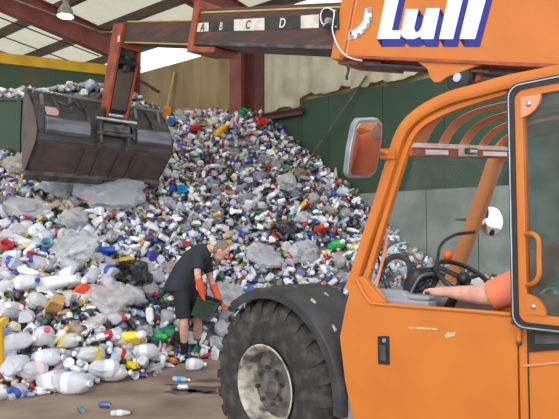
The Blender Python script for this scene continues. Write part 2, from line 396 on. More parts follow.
gx = np.arange(-8.2, 5.2, .11); gy = np.arange(5.4, 16.4, .11)
GX, GY = np.meshgrid(gx, gy, indexing='ij'); hh = H(GX.ravel(), GY.ravel()).reshape(GX.shape)
nz_ = np.array([noise.noise(Vector((x * 3.1, y * 3.1, 1))) for x, y in zip(GX.ravel(), GY.ravel())]).reshape(GX.shape)
zz = hh - .1 + .05 * nz_
ok = inside(GX, GY, -.02) & (zz > -.03) & ~((np.abs(GY - 10.74) < .09) & (GX < -3.35))
idx = -np.ones(GX.shape, int); idx[ok] = np.arange(ok.sum())
HV = np.c_[GX[ok], GY[ok], np.maximum(zz[ok], .004)]
HF = []
for i in range(len(gx) - 1):
    for j in range(len(gy) - 1):
        q = (idx[i, j], idx[i + 1, j], idx[i + 1, j + 1], idx[i, j + 1])
        if min(q) >= 0: HF.append(q)
HEAPM = mat('packed_rubbish', C(138, 134, 136), .7, col2=C(76, 72, 74), scale=14, lo=.4, hi=.6, bump=.8, bscale=16)
hb_ = tag(obj('rubbish_heap', (HV.tolist(), HF), HEAPM, smooth=60), 'packed grey core of the big heap of recyclables', 'heap'); hb_['kind'] = 'stuff'
def heap_hit(px, py):
    r = ray(px, py); t = 5.0 / r.y
    while t < 17:
        p = CAMP + r * t
        if p.y > 6 and not inside(np.array(p.x), np.array(p.y), .22): break
        if p.y > 5.3 and p.z <= max(H1(p.x, p.y), 0): return p
        t += .03
    return heap_hit(px, py + 2)

# ================================================================== TELEHANDLER
tele = tag(empty('telehandler', MT, math.atan2(MF.y, MF.x)), 'orange telehandler with open cab and long boom, lettered Lull', 'telehandler')
def tp(name, vf, m, parent=tele, label=None, smooth=30, bevel=0): return obj(name, vf, m, parent, label, smooth, bevel)
RW = .655
Ry = Matrix.Rotation(-PI / 2, 3, 'X')      # lathe z axis -> local +y
def wheel(x, yo, sgn):
    """yo: y of the outer face, sgn +1 for left wheels"""
    R_ = Ry if sgn > 0 else Ry @ Matrix.Rotation(PI, 3, 'X')
    c = (x, yo, RW)
    tprof = [(.30, -.03), (.325, -.005), (.39, .014), (.48, .017), (.55, .002), (.60, -.03), (.628, -.08), (.63, -.19), (.628, -.31), (.61, -.36), (.5, -.395), (.36, -.38), (.30, -.35), (.30, -.03)]
    ty = tp('tyre', lathe(tprof, 56, R_, c), RUBBER, label='black lugged tyre')
    lug = []
    for k in range(26):
        t = 2 * PI * k / 26
        for side in (0, 1):
            tt = t + side * PI / 26
            pr = []
            for (rr, zz2, dt) in ((.535, .008, -.01), (.612, -.012, .008), (.65, -.06, .03), (.655, -.185, .085)):
                z_ = zz2 if side == 0 else -.38 - zz2
                pr.append((rr, z_, tt + dt))
            hw = .058
            V = []
            for (rr, z_, ta) in pr:
                for sg in (-1, 1):
                    an = ta + sg * hw
                    V.append(Vector((rr * math.cos(an), rr * math.sin(an), z_))); V.append(Vector(((rr - .04) * math.cos(an), (rr - .04) * math.sin(an), z_ - (.012 if side == 0 else -.012))))
            Fc = []
            for i in range(3):
                o_ = i * 4; Fc += [(o_, o_ + 2, o_ + 6, o_ + 4), (o_, o_ + 4, o_ + 5, o_ + 1), (o_ + 2, o_ + 3, o_ + 7, o_ + 6)]
            Fc += [(0, 1, 3, 2), (12, 14, 15, 13)]
            lug.append(([R_ @ p + Vector(c) for p in V], Fc))
    lg = tp('tread_lugs', merge(*lug), RUBBER, ty, smooth=0)
    rm = tp('rim', lathe([(.306, -.0), (.314, .008), (.302, .012), (.288, .0), (.276, -.02), (.263, -.05), (.258, -.1), (.245, -.13)], 48, R_, c), RIMM, label='chipped cream wheel rim')
    tp('rim_disc', lathe([(.25, -.125), (.19, -.115), (.17, -.1), (.15, -.08), (.11, -.075), (.1, -.05), (.08, -.045), (0, -.045)], 40, R_, c), RIMD, rm)
    for k in range(8):
        t = 2 * PI * k / 8 + .2; p = R_ @ Vector((.135 * math.cos(t), .135 * math.sin(t), -.06)) + Vector(c)
        tp('wheel_nut', lathe([(0, .03), (.016, .03), (.018, .0)], 6, R_, p), DKSTEEL, rm)
wheel(0, 0, 1); wheel(0, -2.35, -1); wheel(-3.1, 0, 1); wheel(-3.1, -2.35, -1)
# fender: a rolled sheet above the front wheel with a lip
def fpt(k, y, dr=0.0):
    t = math.radians(53 + 131 * k / 26)           # 53 deg = in front of the top, 180 = behind the wheel
    return Vector((-.06 + (.74 + dr) * math.cos(t), y, .655 + (.735 + dr) * math.sin(t)))
V, Fc = [], []
prof = ((.03, -.06), (.035, -.012), (.02, 0), (-.12, .012), (-.3, .016), (-.5, .012), (-.52, 0))
NP = len(prof)
for k in range(27):
    for (y, dr) in prof: V.append(fpt(k, y, dr * min(1, .15 + k / 6)))
    for (y, dr) in reversed(prof): V.append(fpt(k, y, dr - .014))
for k in range(26):
    for j in range(2 * NP):
        a_, b_ = k * 2 * NP + j, k * 2 * NP + (j + 1) % (2 * NP); Fc.append((a_, b_, b_ + 2 * NP, a_ + 2 * NP))
Fc += [tuple(range(2 * NP)), tuple(26 * 2 * NP + j for j in range(2 * NP))]
fd = tp('fender', (V, Fc), FENDERM, label='black rubber front fender', smooth=50)
for (k, y) in ((9, -.16), (13, -.1), (17, -.09), (12, -.3), (16, -.33)):
    p = fpt(k, y, .014); tp('paint_chip', box(p, (.05, .012, .02), Matrix.Rotation(math.radians(-(53 + 131 * k / 26) + 90), 3, 'Y')), RIMM, fd, smooth=0)
tp('fender_bracket', xz([M(345, 398), M(356, 396), M(362, 440), M(330, 440)], -.03, -.3), GREYP, label='grey steel bracket under the fender', smooth=0, bevel=.006)
# chassis and axle
tp('chassis', merge(box((-1.45, -1.2, .78), (4.6, .9, .5)), box((.55, -1.2, .8), (.5, 1.5, .35))), ORANGE_W, smooth=0, bevel=.02)
for xx in (0, -3.1): tp('axle', tube([(xx, -.3, RW), (xx, -2.05, RW)], .12, 14), DKSTEEL)
tp('engine_hood', box((-3.35, -.75, 1.35), (1.5, 1.3, .75)), ORANGE, smooth=0, bevel=.06)
# --- cab shell
CW = -1.26
body_poly = [M(353, 279), M(346, 306), M(340, 337), M(345, 380), M(353, 419), M(360, 470), (-1.95, .36), (-1.955, 1.36), M(400, 306.5), M(384, 305), M(372, 303)]
body = tp('cab_door', xz(body_poly, 0, -.05), ORANGE, label='orange lower half door', smooth=0, bevel=.012)
# raised rib along the front edge of the door opening
tp('door_rib', tube([M3(357, 280, .004), M3(364, 294, .004), M3(371, 303.5, .004), M3(402, 306, .004), M3(470, 311, .004), M3(511, 314.5, .004)], .011, 8), ORANGE, body)
tp('door_latch', merge(xz([M(378, 336), M(389.5, 336), M(390, 365), M(378.5, 364)], .006, 0)), BLACKP, body, 'black recessed door latch', smooth=0, bevel=.004)
tp('latch_lever', xz([M(381, 345), M(387, 345), M(387.5, 361), M(381.5, 360.5)], .016, .004), DKSTEEL, body, smooth=0, bevel=.003)
tp('latch_keyhole', lathe([(0, .003), (.012, .003), (.014, 0)], 14, Ry, M3(384, 340.5, .006)), SILVER, body)
tp('scratch', xz([M(409, 327), M(437, 328), M(437, 329.8), M(424, 329), M(409, 328.3)], .002, 0), SCRATCH, body, smooth=0)
tp('scratch', xz([M(445, 335), M(449, 331.5), M(452, 333), M(455, 331.5), M(455, 335.5), M(450, 337), M(446, 338)], .002, 0), SCRATCH, body, smooth=0)
# front pillars continuing into the roof rails
rail_px = [(351, 290), (356, 277), (366, 245), (380, 203), (393, 161), (399, 142), (406, 128), (416, 117.5), (430, 108), (452, 98), (480, 90.5), (510, 82.5), (559, 73)]
rail = [M3(a_, b_, -.03) for a_, b_ in rail_px]; rail.append(Vector((-2.9, -.03, 2.56))); rail = smoothpath(rail, 4)
for yy, rr_ in ((0, (.04, .034)), (CW + .06, (.055, .05))):
    tp('pillar_rail', tube([p + Vector((0, yy, 0)) for p in rail], [rr_] * len(rail), 10, power=.6), ORANGE, label='orange curved front pillar and roof rail', smooth=40)
# inner lip of the near pillar
lip = smoothpath([M3(366, 283, -.05), M3(380, 236, -.05), M3(402, 165, -.05), M3(409, 145, -.05), M3(417, 131, -.05), M3(430, 120, -.05), M3(455, 108, -.05), M3(485, 98, -.05), M3(508, 91, -.05)], 4)
tp('pillar_lip', tube(lip, [(.022, .022)] * len(lip), 8, power=.6), ORANGE, smooth=40)
tp('lower_gusset', xz([M(353, 279), M(362, 276), M(373, 290), M(384, 303), M(372, 304)], -.005, -.045), ORANGE, smooth=0, bevel=.006)
# windscreen header with stickers and lamp
h0, h1 = M3(408, 150.5, -.05), M3(509, 153, CW + .02)
h1.x = h0.x - .03
hdir = (h1 - h0).normalized(); hup = Vector((0, 0, 1)); hbk = Vector((-1, 0, 0))
def hp_(f, back=0.0, up=0.0): return h0.lerp(h1, f) + hbk * back + hup * up
hd = tp('windscreen_header', bar(h0, h1, .05, .075), ORANGE_W, smooth=0, bevel=.006)
tp('header_top_strip', bar(hp_(0, .012, .03), hp_(1, .012, .03), .045, .028), OFFW, hd, 'dingy white strip on the header', smooth=0)
for (f0, f1) in ((.12, .32), (.68, .95)):
    tp('sticker', bar(hp_(f0, .028, -.008), hp_(f1, .028, -.008), .006, .035), WHITEP, hd, smooth=0)
    tp('sticker_border', bar(hp_(f0, .03, .008), hp_(f1, .03, .008), .006, .007), REDSK, hd, smooth=0)
tp('lamp_mount', bar(hp_(.42, .03, .005), hp_(.6, .03, .005), .012, .075), OFFW, hd, smooth=0)
tp('cab_lamp', bar(hp_(.47, .05, .0), hp_(.56, .05, .0), .035, .038), DKSTEEL, hd, smooth=0, bevel=.005)
tp('cab_lamp_lens', bar(hp_(.48, .069, -.002), hp_(.55, .069, -.002), .006, .018), SILVER, hd, smooth=0)
# guard straps curving over the roof
for f in (.10, .30, .50, .70, .9):
    b0 = hp_(f, 0, .03); rise = 2.555 - b0.z
    gp = smoothpath([b0 + Vector((dx_, 0, rise * dz_)) for dx_, dz_ in ((0, 0), (-.05, .38), (-.12, .68), (-.24, .9), (-.42, .98), (-.8, 1.0), (-1.5, .98))], 4)
    tp('guard_strap', tube(gp, [(.005, .056)] * len(gp), 8, (1, 0, .2), power=.4), PINKISH, label='faded orange roof guard strap', smooth=40)
tp('rear_header', box((-2.88, CW / 2, 2.53), (.08, -CW, .08)), ORANGE, smooth=0, bevel=.01)
# B pillar, rear quarter
tp('door_pillar', tube([(-1.985, -.03, .5), (-1.985, -.03, 2.54)], [(.026, .03)] * 2, 8, power=.5), ORANGE, smooth=40)
tp('rear_side_panel', xz([(-1.985, .3), (-1.985, 1.37), (-2.9, 1.37), (-2.9, .3)], -.002, -.05), ORANGE, smooth=0, bevel=.008)
tp('rear_corner_pillar', box((-2.87, -.03, 1.95), (.07, .06, 1.2)), ORANGE, smooth=0, bevel=.01)
tp('rear_corner_pillar', box((-2.87, CW + .03, 1.5), (.07, .06, 2.1)), ORANGE, smooth=0, bevel=.01)
tp('side_pillar', box((-1.985, CW + .02, 1.5), (.05, .05, 2.1)), ORANGE, smooth=0, bevel=.01)
tp('vent_frame', xz([M(528, 331, .0), M(600, 331, .0), M(600, 347, .0), M(528, 352, .0)], .012, 0), BLACKP, label='black rubber framed vent', smooth=0, bevel=.004)
tp('vent_glass', xz([M(535, 335, .014), M(600, 335, .014), M(600, 342, .014), M(535, 344, .014)], .016, .012), DKSTEEL, smooth=0)
tp('panel_seam', box((-2.01, .0, .85), (.006, .004, 1.0)), BLACKP, smooth=0)
tp('panel_edge', tube([M3(524, 366, .003), M3(545, 364, .003), M3(600, 358, .003)], .006, 6), PINKISH)
hn = tp('door_hinge', tube([M3(519, 318, .012), M3(519, 341, .012)], .014, 10), ORANGE, label='orange hinge barrel')
tp('hinge_bolt', ball(M3(519, 343, .012), .014), DKSTEEL, hn); tp('hinge_bolt', ball(M3(513, 322, .004), .013), DKSTEEL, hn)
# upper door folded open against the rear side
yd = .055
def rrect(x0, x1, z0, z1, r, n=5):
    o_ = []
    for cx, cz, a0 in ((x1 - r, z1 - r, 0), (x0 + r, z1 - r, 90), (x0 + r, z0 + r, 180), (x1 - r, z0 + r, 270)):
        for k in range(n + 1):
            a_ = math.radians(a0 + 90 * k / n); o_.append((cx + r * math.cos(a_), cz + r * math.sin(a_)))
    return o_
def frame(outer, inner, y0, y1):
    n = len(outer); V = [Vector((x, y, z)) for y in (y0, y1) for ring in (outer, inner) for x, z in ring]; Fc = []
    for i in range(n):
        j = (i + 1) % n
        Fc += [(i, j, n + j, n + i), (2 * n + i, 3 * n + i, 3 * n + j, 2 * n + j), (i, 2 * n + i, 2 * n + j, j), (n + i, n + j, 3 * n + j, 3 * n + i)]
    return V, Fc
X1, X0, ZA, ZB = -1.965, -2.74, 1.315, 2.53
ud = tp('upper_door', frame(rrect(X0, X1 - .03, ZA + .03, ZB - .03, .05), rrect(X0 + .06, X1 - .075, ZA + .075, ZB - .075, .04), yd - .02, yd + .012), ORANGE, label='orange framed upper door window folded open', bevel=.004)
tp('rubber_seal', frame(rrect(X0 - .02, X1, ZA, ZB, .06), rrect(X0, X1 - .036, ZA + .036, ZB - .036, .045), yd - .03, yd + .02), BLACKP, ud, 'black rubber door seal')
tp('seal_trim', frame(rrect(X0 - .012, X1 - .008, ZA + .008, ZB - .008, .06), rrect(X0 - .004, X1 - .014, ZA + .014, ZB - .014, .055), yd + .018, yd + .026), SILVER, ud)
tp('door_glass', box(((X0 + X1) / 2 - .03, yd - .004, (ZA + ZB) / 2), (X1 - X0 - .12, .005, ZB - ZA - .12)), GLASSD, ud, 'dusty tinted door glass', smooth=0)
for zc, sg in ((ZB - .075, -1), (ZA + .075, 1)):
    pts = [(X1 - .07, zc)] + [(X1 - .07 - .1 * math.cos(math.radians(a_)), zc + sg * .1 * math.sin(math.radians(a_))) for a_ in range(0, 91, 15)]
    tp('corner_gusset', xz(pts, yd + .018, yd - .006), PINKISH if sg < 0 else ORANGE, ud, smooth=0)
    tp('gusset_bolt', ball((X1 - .11, yd + .018, zc + sg * .04), (.014, .01, .014)), SILVER, ud)
hp = smoothpath([M3(526, 234, yd + .01), M3(533, 234, yd + .05), M3(538.5, 240, yd + .06), M3(539, 258, yd + .06), M3(539, 275, yd + .06), M3(534, 283, yd + .05), M3(527, 285, yd + .01)], 4)
tp('grab_handle', tube(hp, .012, 8), ORANGE, ud, 'orange tubular grab handle')
# glass of the cab
def pane(name, poly): return tp(name, (poly, [tuple(range(len(poly)))]), GLASSW, smooth=0)
pane('far_side_glass', [Vector((-1.06, CW, 1.4)), Vector((-1.34, CW, 2.3)), Vector((-1.5, CW, 2.48)), Vector((-1.96, CW, 2.52)), Vector((-1.96, CW, 1.4))])
pane('far_rear_glass', [Vector((-2.01, CW, 1.4)), Vector((-2.01, CW, 2.5)), Vector((-2.83, CW, 2.5)), Vector((-2.83, CW, 1.4))])
pane('windscreen', [Vector((-1.03, -.07, 1.46)), Vector((-1.32, -.07, 2.3)), Vector((-1.32, CW + .04, 2.3)), Vector((-1.03, CW + .04, 1.46))])
tp('far_side_panel', box((-1.95, CW + .02, .9), (1.9, .04, .95)), ORANGE, smooth=0)
tp('front_panel', box((-.9, CW / 2, .95), (.06, -CW - .1, .95)), ORANGE, smooth=0)
tp('cab_floor', box((-1.9, CW / 2, .5), (1.9, -CW, .05)), BLACKP, smooth=0)
tp('rear_wall', box((-2.88, CW / 2, 1.0), (.04, -CW, 1.2)), ORANGE, smooth=0)
# dashboard, cluster, steering wheel
das = tp('dashboard', xz([(-.95, 1.15), (-.95, 1.40), (-1.02, 1.44), (-1.2, 1.44), (-1.27, 1.36), (-1.24, 1.15)], -.09, CW + .07), GREYP, label='grey cab dashboard', bevel=.015)
Rc = Matrix.Rotation(math.radians(-32), 3, 'Y')
def cl(v): return Rc @ Vector(v) + Vector((-1.22, -.27, 1.50))
tp('cluster_housing', ([cl(p) for p in merge(tube([(-.03, 0, -.02), (.0, 0, -.02), (.05, 0, -.02)], [(.105, .135), (.115, .145), (.08, .11)], 20, (0, 0, 1), power=.55))[0]], tube([(0, 0, 0), (1, 0, 0), (2, 0, 0)], [1, 1, 1], 20)[1]), BLACKP, das, smooth=40)
tp('cluster_rim', ([cl(p) for p in tube([(-.036, 0, -.02), (-.03, 0, -.02)], [(.098, .128)] * 2, 20, (0, 0, 1), power=.55)[0]], tube([(0, 0, 0), (1, 0, 0)], 1, 20)[1]), GREYP, das, smooth=0)
tp('gauge_panel', ([cl(p) for p in tube([(-.042, 0, -.02), (-.037, 0, -.02)], [(.08, .11)] * 2, 20, (0, 0, 1), power=.55)[0]], tube([(0, 0, 0), (1, 0, 0)], 1, 20)[1]), GAUGE, das, smooth=0)
for (yy, zz2) in ((-.055, .01), (0, -.03), (.055, .01), (.0, .03)):
    g = lathe([(.028, .004), (.024, .004), (.024, 0)], 16, Matrix.Rotation(-PI / 2, 3, 'Y'), (-.044, yy, zz2 - .02)); tp('gauge', ([cl(p) for p in g[0]], g[1]), SILVER, das)
sc = M3(464, 279, -.42); sn = Vector((-.55, 0.1, .83)).normalized()
q = Vector((0, 0, 1)).rotation_difference(sn).to_matrix()
ring = [sc + q @ Vector((.185 * math.cos(2 * PI * k / 36), .185 * math.sin(2 * PI * k / 36), 0)) for k in range(37)]
sw = tp('steering_wheel', merge(tube(ring, .016, 8), *[tube([sc, sc + q @ Vector((.18 * math.cos(t), .18 * math.sin(t), 0))], [(.018, .012), (.012, .01)], 6) for t in (.5, 2.6, 4.7)], ball(sc, .045)), BLACKP, label='black steering wheel')
tp('steering_column', tube([sc, sc - sn * .35], .03, 10), DKSTEEL, sw)
kp = sc + q @ Vector((.17, .1, .02)); 
kb = min(ring, key=lambda p: abs(p.x - M(446, 262, p.y)[0]) + abs(p.z - M(446, 262, p.y)[1]))
tp('spinner_knob', merge(ball(kb + sn * .05, (.032, .032, .034)), tube([kb, kb + sn * .04], .012, 8)), ORKNOB, sw, 'orange spinner knob')
tp('armrest_console', merge(box((-1.22, -.12, 1.36), (.34, .1, .06)), box((-1.28, -.13, 1.405), (.2, .08, .03))), GREYP, label='pale grey lever console by the sill', smooth=0, bevel=.012)
tp('control_lever', merge(tube([(-1.35, -.17, 1.38), (-1.35, -.17, 1.44)], .01, 6), ball((-1.35, -.17, 1.45), .022)), BLACKP)
tp('paper_card', box((-1.33, -.72, 1.47), (.12, .14, .003), Matrix.Rotation(math.radians(-30), 3, 'Y')), WHITEP, das, smooth=0)
# wiper arms and inside hand rail by the front pillar
tp('wiper_arm', tube([M3(374, 242, -.14), M3(387, 291, -.14)], .008, 6), BLACKP); tp('wiper_arm', tube([M3(381, 262, -.2), M3(391, 290, -.2)], .007, 6), BLACKP)
hr = smoothpath([M3(377, 215, -.05), M3(383, 226, -.09), M3(386.5, 236, -.1), M3(384, 255, -.1), M3(376, 287, -.07), M3(378, 290, -.07), M3(384, 299, -.07)], 4)
tp('hand_rail', tube(hr, .011, 8), PINKISH, label='thin orange hand rail inside the pillar')
for hv in (tube(smoothpath([M3(382, 268, -.5), M3(390, 258, -.5), M3(402, 257, -.5), M3(410, 266, -.5), M3(409, 285, -.5)], 5), .022, 8), tube(smoothpath([M3(437, 262, -.8), M3(441, 245, -.8), M3(455, 235, -.8), M3(475, 232, -.8)], 5), .012, 8)): tp('hydraulic_hose', hv, BLACKP)
# seat
seat = tp('seat', merge(box((-2.2, -.56, 1.02), (.5, .48, .14)), box((-2.47, -.56, 1.38), (.14, .46, .72), Matrix.Rotation(math.radians(-8), 3, 'Y'))), BLACKP, smooth=0, bevel=.05)
tp('seat_base', box((-2.2, -.56, .74), (.4, .4, .44)), DKSTEEL, seat, smooth=0)
# mirrors
mpx = [(359, 119.5), (379, 118.5), (382.5, 123), (382, 140), (376, 172), (370, 178), (349, 178.5), (347, 174), (350, 148), (355, 125)]
mc = M3(365, 149, .2)
_cam = CAMP - MT; _cl = Vector((_cam.dot(MF), _cam.dot(ML), CAMH))
qn = ((_cl - mc).normalized() + (Vector((-2.22, -.5, 1.75)) - mc).normalized()).normalized()   # between camera and driver
mqx = Vector((0, 0, 1)).cross(qn).normalized(); mqz = qn.cross(mqx)
def mir(px, py):
    wp = MT + MF * mc.x + ML * mc.y + Vector((0, 0, mc.z)); wn = MF * qn.x + ML * qn.y + Vector((0, 0, qn.z))
    p = onplane(px, py, wp, wn) - MT
    return Vector((p.dot(MF), p.dot(ML), p.z))
mo = [mir(*p) for p in mpx]; cen = sum(mo, Vector()) / len(mo)
mh = tp('side_mirror', prism([cen + (p - cen) * 1.0 for p in mo], qn * -.05), GREYP, label='grey rectangular side mirror', bevel=.012)
tp('mirror_rim', prism([cen + (p - cen) * .97 + qn * .004 for p in mo], qn * -.02), SILVER, mh, smooth=0)
tp('mirror_glass', prism([cen + (p - cen) * .86 + qn * .008 for p in mo], qn * -.006), MIRROR, mh, smooth=0)
tp('mirror_bracket', merge(tube([cen - qn * .04, cen - qn * .07, M3(385, 153, .02), M3(396, 152, -.02)], .016, 8), xz([M(381, 149), M(397, 149), M(396, 159), M(382, 159)], .02, -.02)), ORANGE, mh, smooth=0)
rmc = M3(491, 221, CW - .12)
qq = Vector((0, 0, 1)).rotation_difference(Vector((-.9, .35, .0)).normalized()).to_matrix()
rm_ = tp('round_mirror', lathe([(0, -.05), (.08, -.045), (.115, -.01), (.12, .005), (.112, .01)], 28, qq, rmc), GREYP, label='round convex mirror beyond the far window')
tp('round_mirror_glass', lathe([(.113, .008), (.08, .018), (.04, .023), (0, .025)], 28, qq, rmc), MIRROR, rm_)
tp('round_mirror_arm', tube([rmc - qq @ Vector((0, 0, .04)), rmc + Vector((.25, .1, .02))], .012, 6), DKSTEEL, rm_)

# --- boom
BO = Vector((-.048, 0, 3.394)); BU = Vector((.9646, 0, .2637)); BV = Vector((-.2637, 0, .9646))
YB = -1.2
def B(u, v, y): return BO + BU * u + BV * v + Vector((0, y, 0))
def bbox(u0, u1, v0, v1, y0, y1):
    v_ = [B(u, v, y) for u in (u0, u1) for y in (y0, y1) for v in (v0, v1)]
    return v_, box((0, 0, 0), (1, 1, 1))[1]
def uv(px, py, y=YB):
    p = M3(px, py, y) - BO - Vector((0, y, 0)); return p.dot(BU), p.dot(BV)
def bpoly(pxs, y0, y1): return prism([M3(a_, b_, y0) for a_, b_ in pxs], (0, y1 - y0, 0))
U2 = uv(192, 28)[0]; U1 = uv(337, 40)[0]
outer = tp('boom_outer_section', bbox(-4.2, U1, 0, .66, YB, YB - .46), ORANGE, label='orange outer boom section with white lettering', smooth=0, bevel=.02)
tp('boom_collar', merge(bbox(U1 - .14, U1 + .02, -.03, .7, YB + .025, YB - .485)), ORANGE, outer, smooth=0, bevel=.012)
tp('boom_seam', bbox(U1 - .17, U1 - .15, 0, .66, YB + .005, YB), PINKISH, outer, smooth=0)
tp('bottom_flange', bbox(-4.2, U1 - .1, -.012, .012, YB + .03, YB - .49), ORANGE_W, outer, smooth=0)
sec2 = tp('boom_middle_section', bbox(-.5, U2, .06, .53, YB - .04, YB - .42), BOOMBROWN, label='greasy brown middle boom section', smooth=0, bevel=.03)
tp('grease_stripe', bbox(.3, U2 - .1, .47, .485, YB - .037, YB - .05), YPOLE, sec2, smooth=0)
tp('lower_wear_rail', bbox(.3, U2 - .05, .07, .11, YB - .022, YB - .05), DKSTEEL, sec2, smooth=0, bevel=.006)
tp('section_collar', bbox(U2 - .07, U2 + .05, -.03, .62, YB - .0, YB - .45), ORANGE_W, sec2, smooth=0, bevel=.012)
tp('collar_foot', bbox(U2 - .55, U2 + .05, -.02, .05, YB - .01, YB - .43), ORANGE_W, sec2, smooth=0, bevel=.01)
tipe = uv(118, 34)[0]
tip = tp('boom_tip_section', bbox(U2 - .3, tipe, .075, .40, YB - .08, YB - .38), BOOMBROWN, label='dark greasy tip section of the boom', smooth=0, bevel=.02)
tp('worn_edge', merge(bbox(U2 + .1, tipe - .1, .385, .405, YB - .075, YB - .1), bbox(U2 + .1, tipe - .1, .075, .09, YB - .075, YB - .1)), YPOLE, tip, smooth=0)
# lettering on the boom
off = Vector((0, .0, 0))
letters = [[(389.6, -22), (403.5, -22), (391.7, 30.4), (401.6, 30.4), (399.8, 38.7), (376.9, 39)],
           [(406, 9), (418.5, 9), (414, 28), (415.5, 32), (418.5, 31.5), (421.5, 27), (426.3, 8), (440, 8), (433.4, 39), (421, 39), (420.5, 36.5), (414, 39), (406, 39), (401.5, 36), (401.3, 31)],
           [(452.5, -22), (467.8, -22), (453, 39), (439, 39)], [(474, -22), (491.5, -22), (475, 39), (459.4, 39)]]
W8, B8 = [], []
for L_ in letters:
    W8.append(bpoly(L_, YB + .009, YB + .006))
    for i in range(len(L_)):
        (ax, ay), (bx_, by) = L_[i], L_[(i + 1) % len(L_)]
        B8.append(bpoly([(ax, ay), (bx_, by), (bx_ + 4.6, by + 7.7), (ax + 4.6, ay + 7.7)], YB + .005, YB + .003))
tp('lettering', merge(*W8), WHITEP, outer, 'white block lettering reading Lull', smooth=0)
tp('lettering_shadow', merge(*B8), BLUEP, outer, 'blue drop shadow of the lettering', smooth=0)
# curved angle scale
arc = [(368.5, 8), (368, 15), (366, 22), (361, 29), (355, 34), (349, 35), (344.5, 32)]
dirs = []
arcp = [M3(a_, b_, YB + .004) for a_, b_ in arc]; sp = smoothpath(arcp, 4)
V, Fc = [], []
for i, p in enumerate(sp):
    d = (sp[min(i + 1, len(sp) - 1)] - sp[max(i - 1, 0)]).normalized(); nn = Vector((-d.z, 0, d.x)); hw = .042
    V += [p + nn * hw, p - nn * hw]
for i in range(len(sp) - 1): Fc.append((2 * i, 2 * i + 1, 2 * i + 3, 2 * i + 2))
asc = tp('angle_scale', (V, Fc), WHITEP, outer, 'curved white boom angle scale', smooth=0)
for (a_, b_, w_) in ((369.5, 10, 3.0), (370.5, 19, 2.4), (368, 25.5, 2.4), (364, 31, 2.2), (358.5, 35, 2.2), (352, 37.5, 2.2)):
    tp('scale_mark', bpoly([(a_ - w_ / 1.4, b_ - w_), (a_ + w_ / 1.4, b_ - w_), (a_ + w_ / 1.4, b_ + w_), (a_ - w_ / 1.4, b_ + w_)], YB + .008, YB + .005), GREYP, asc, smooth=0)
for (a_, b_) in ((347, 30), (350.5, 33)): tp('scale_digit', bpoly([(a_ - 1, b_ - 2), (a_ + .8, b_ - 1.4), (a_ + 1, b_ + 2), (a_ - .6, b_ + 1.6)], YB + .008, YB + .005), BLACKD, asc, smooth=0)
# reach marks A B C D
YM = YB - .036
marks = [(196.2, 208.6, 23, 31.7, OFFW), (208.6, 234, 21.8, 31.3, BLACKD), (234, 264.4, 19.3, 30.6, OFFW), (264.4, 300.8, 17.3, 29.5, BLACKD), (300.8, 318.7, 15.3, 28.2, OFFW), (318.7, 326, 14.6, 27, BLACKD)]
for (a_, b_, t0, b0, m_) in marks:
    sl = -.055 * (b_ - a_)
    tp('reach_mark', bpoly([(a_, t0 + .3), (b_, t0 + sl * .9), (b_, b0 - .5), (a_, b0 + .2)], YM + .001, YM - .003), m_, sec2, smooth=0)
def text_mesh(ch, m_):
    cu = bpy.data.curves.new('t', 'FONT'); cu.body = ch; cu.size = 1; cu.align_x = 'CENTER'; cu.extrude = .01; cu.offset = .018
    to = bpy.data.objects.new('t', cu); COL.objects.link(to); dg = bpy.context.evaluated_depsgraph_get(); dg.update()
    me = bpy.data.meshes.new_from_object(to.evaluated_get(dg)); bpy.data.objects.remove(to); me.materials.clear(); me.materials.append(m_); return me
for ch, px, py, hpx, m_ in (('A', 202.2, 31, 7.3, BLACKD), ('B', 220.5, 29.8, 7.2, OFFW), ('C', 247.6, 28.6, 8, BLACKD), ('D', 281.8, 27.4, 9, OFFW)):
    me = text_mesh(ch, m_); p = M3(px, py, YM + .002); top = M3(px, py - hpx, YM + .002)
    sz = (top - p).length / .70
    for v in me.vertices:
        c = v.co.copy(); v.co = p - BU * (c.x * sz) + BV * (c.y * sz) + Vector((0, .0015 + c.z * .05, 0))
    o_ = obj('reach_letter', me, m_, sec2)
# junction box with looped cable at the boom mouth
jb = tp('sensor_box', bpoly([(322, 8), (337, 9), (338, 29), (322, 28)], YB + .05, YB + .02), BLACKP, outer, 'black sensor box on the boom mouth', smooth=0, bevel=.01)
tp('box_bolt', merge(*[ball(M3(a_, b_, YB + .052), .012) for a_, b_ in ((335, 11), (336, 27), (324, 26))]), SILVER, jb)
tp('connector', lathe([(0, .04), (.03, .04), (.034, 0)], 14, Ry, M3(329.5, 21.5, YB + .05)), GREYP, jb)
loop = smoothpath([M3(a_, b_, YB + .08) for a_, b_ in ((329, 22), (323, 24), (320.5, 17), (322.5, 10), (328, 8), (334, 12), (333, 22), (332.5, 30), (336, 42), (343, 53), (352, 58.5), (362, 60.5))], 5)
tp('cable', tube(loop, .006, 6), WHITEP, jb, 'looped white cable')
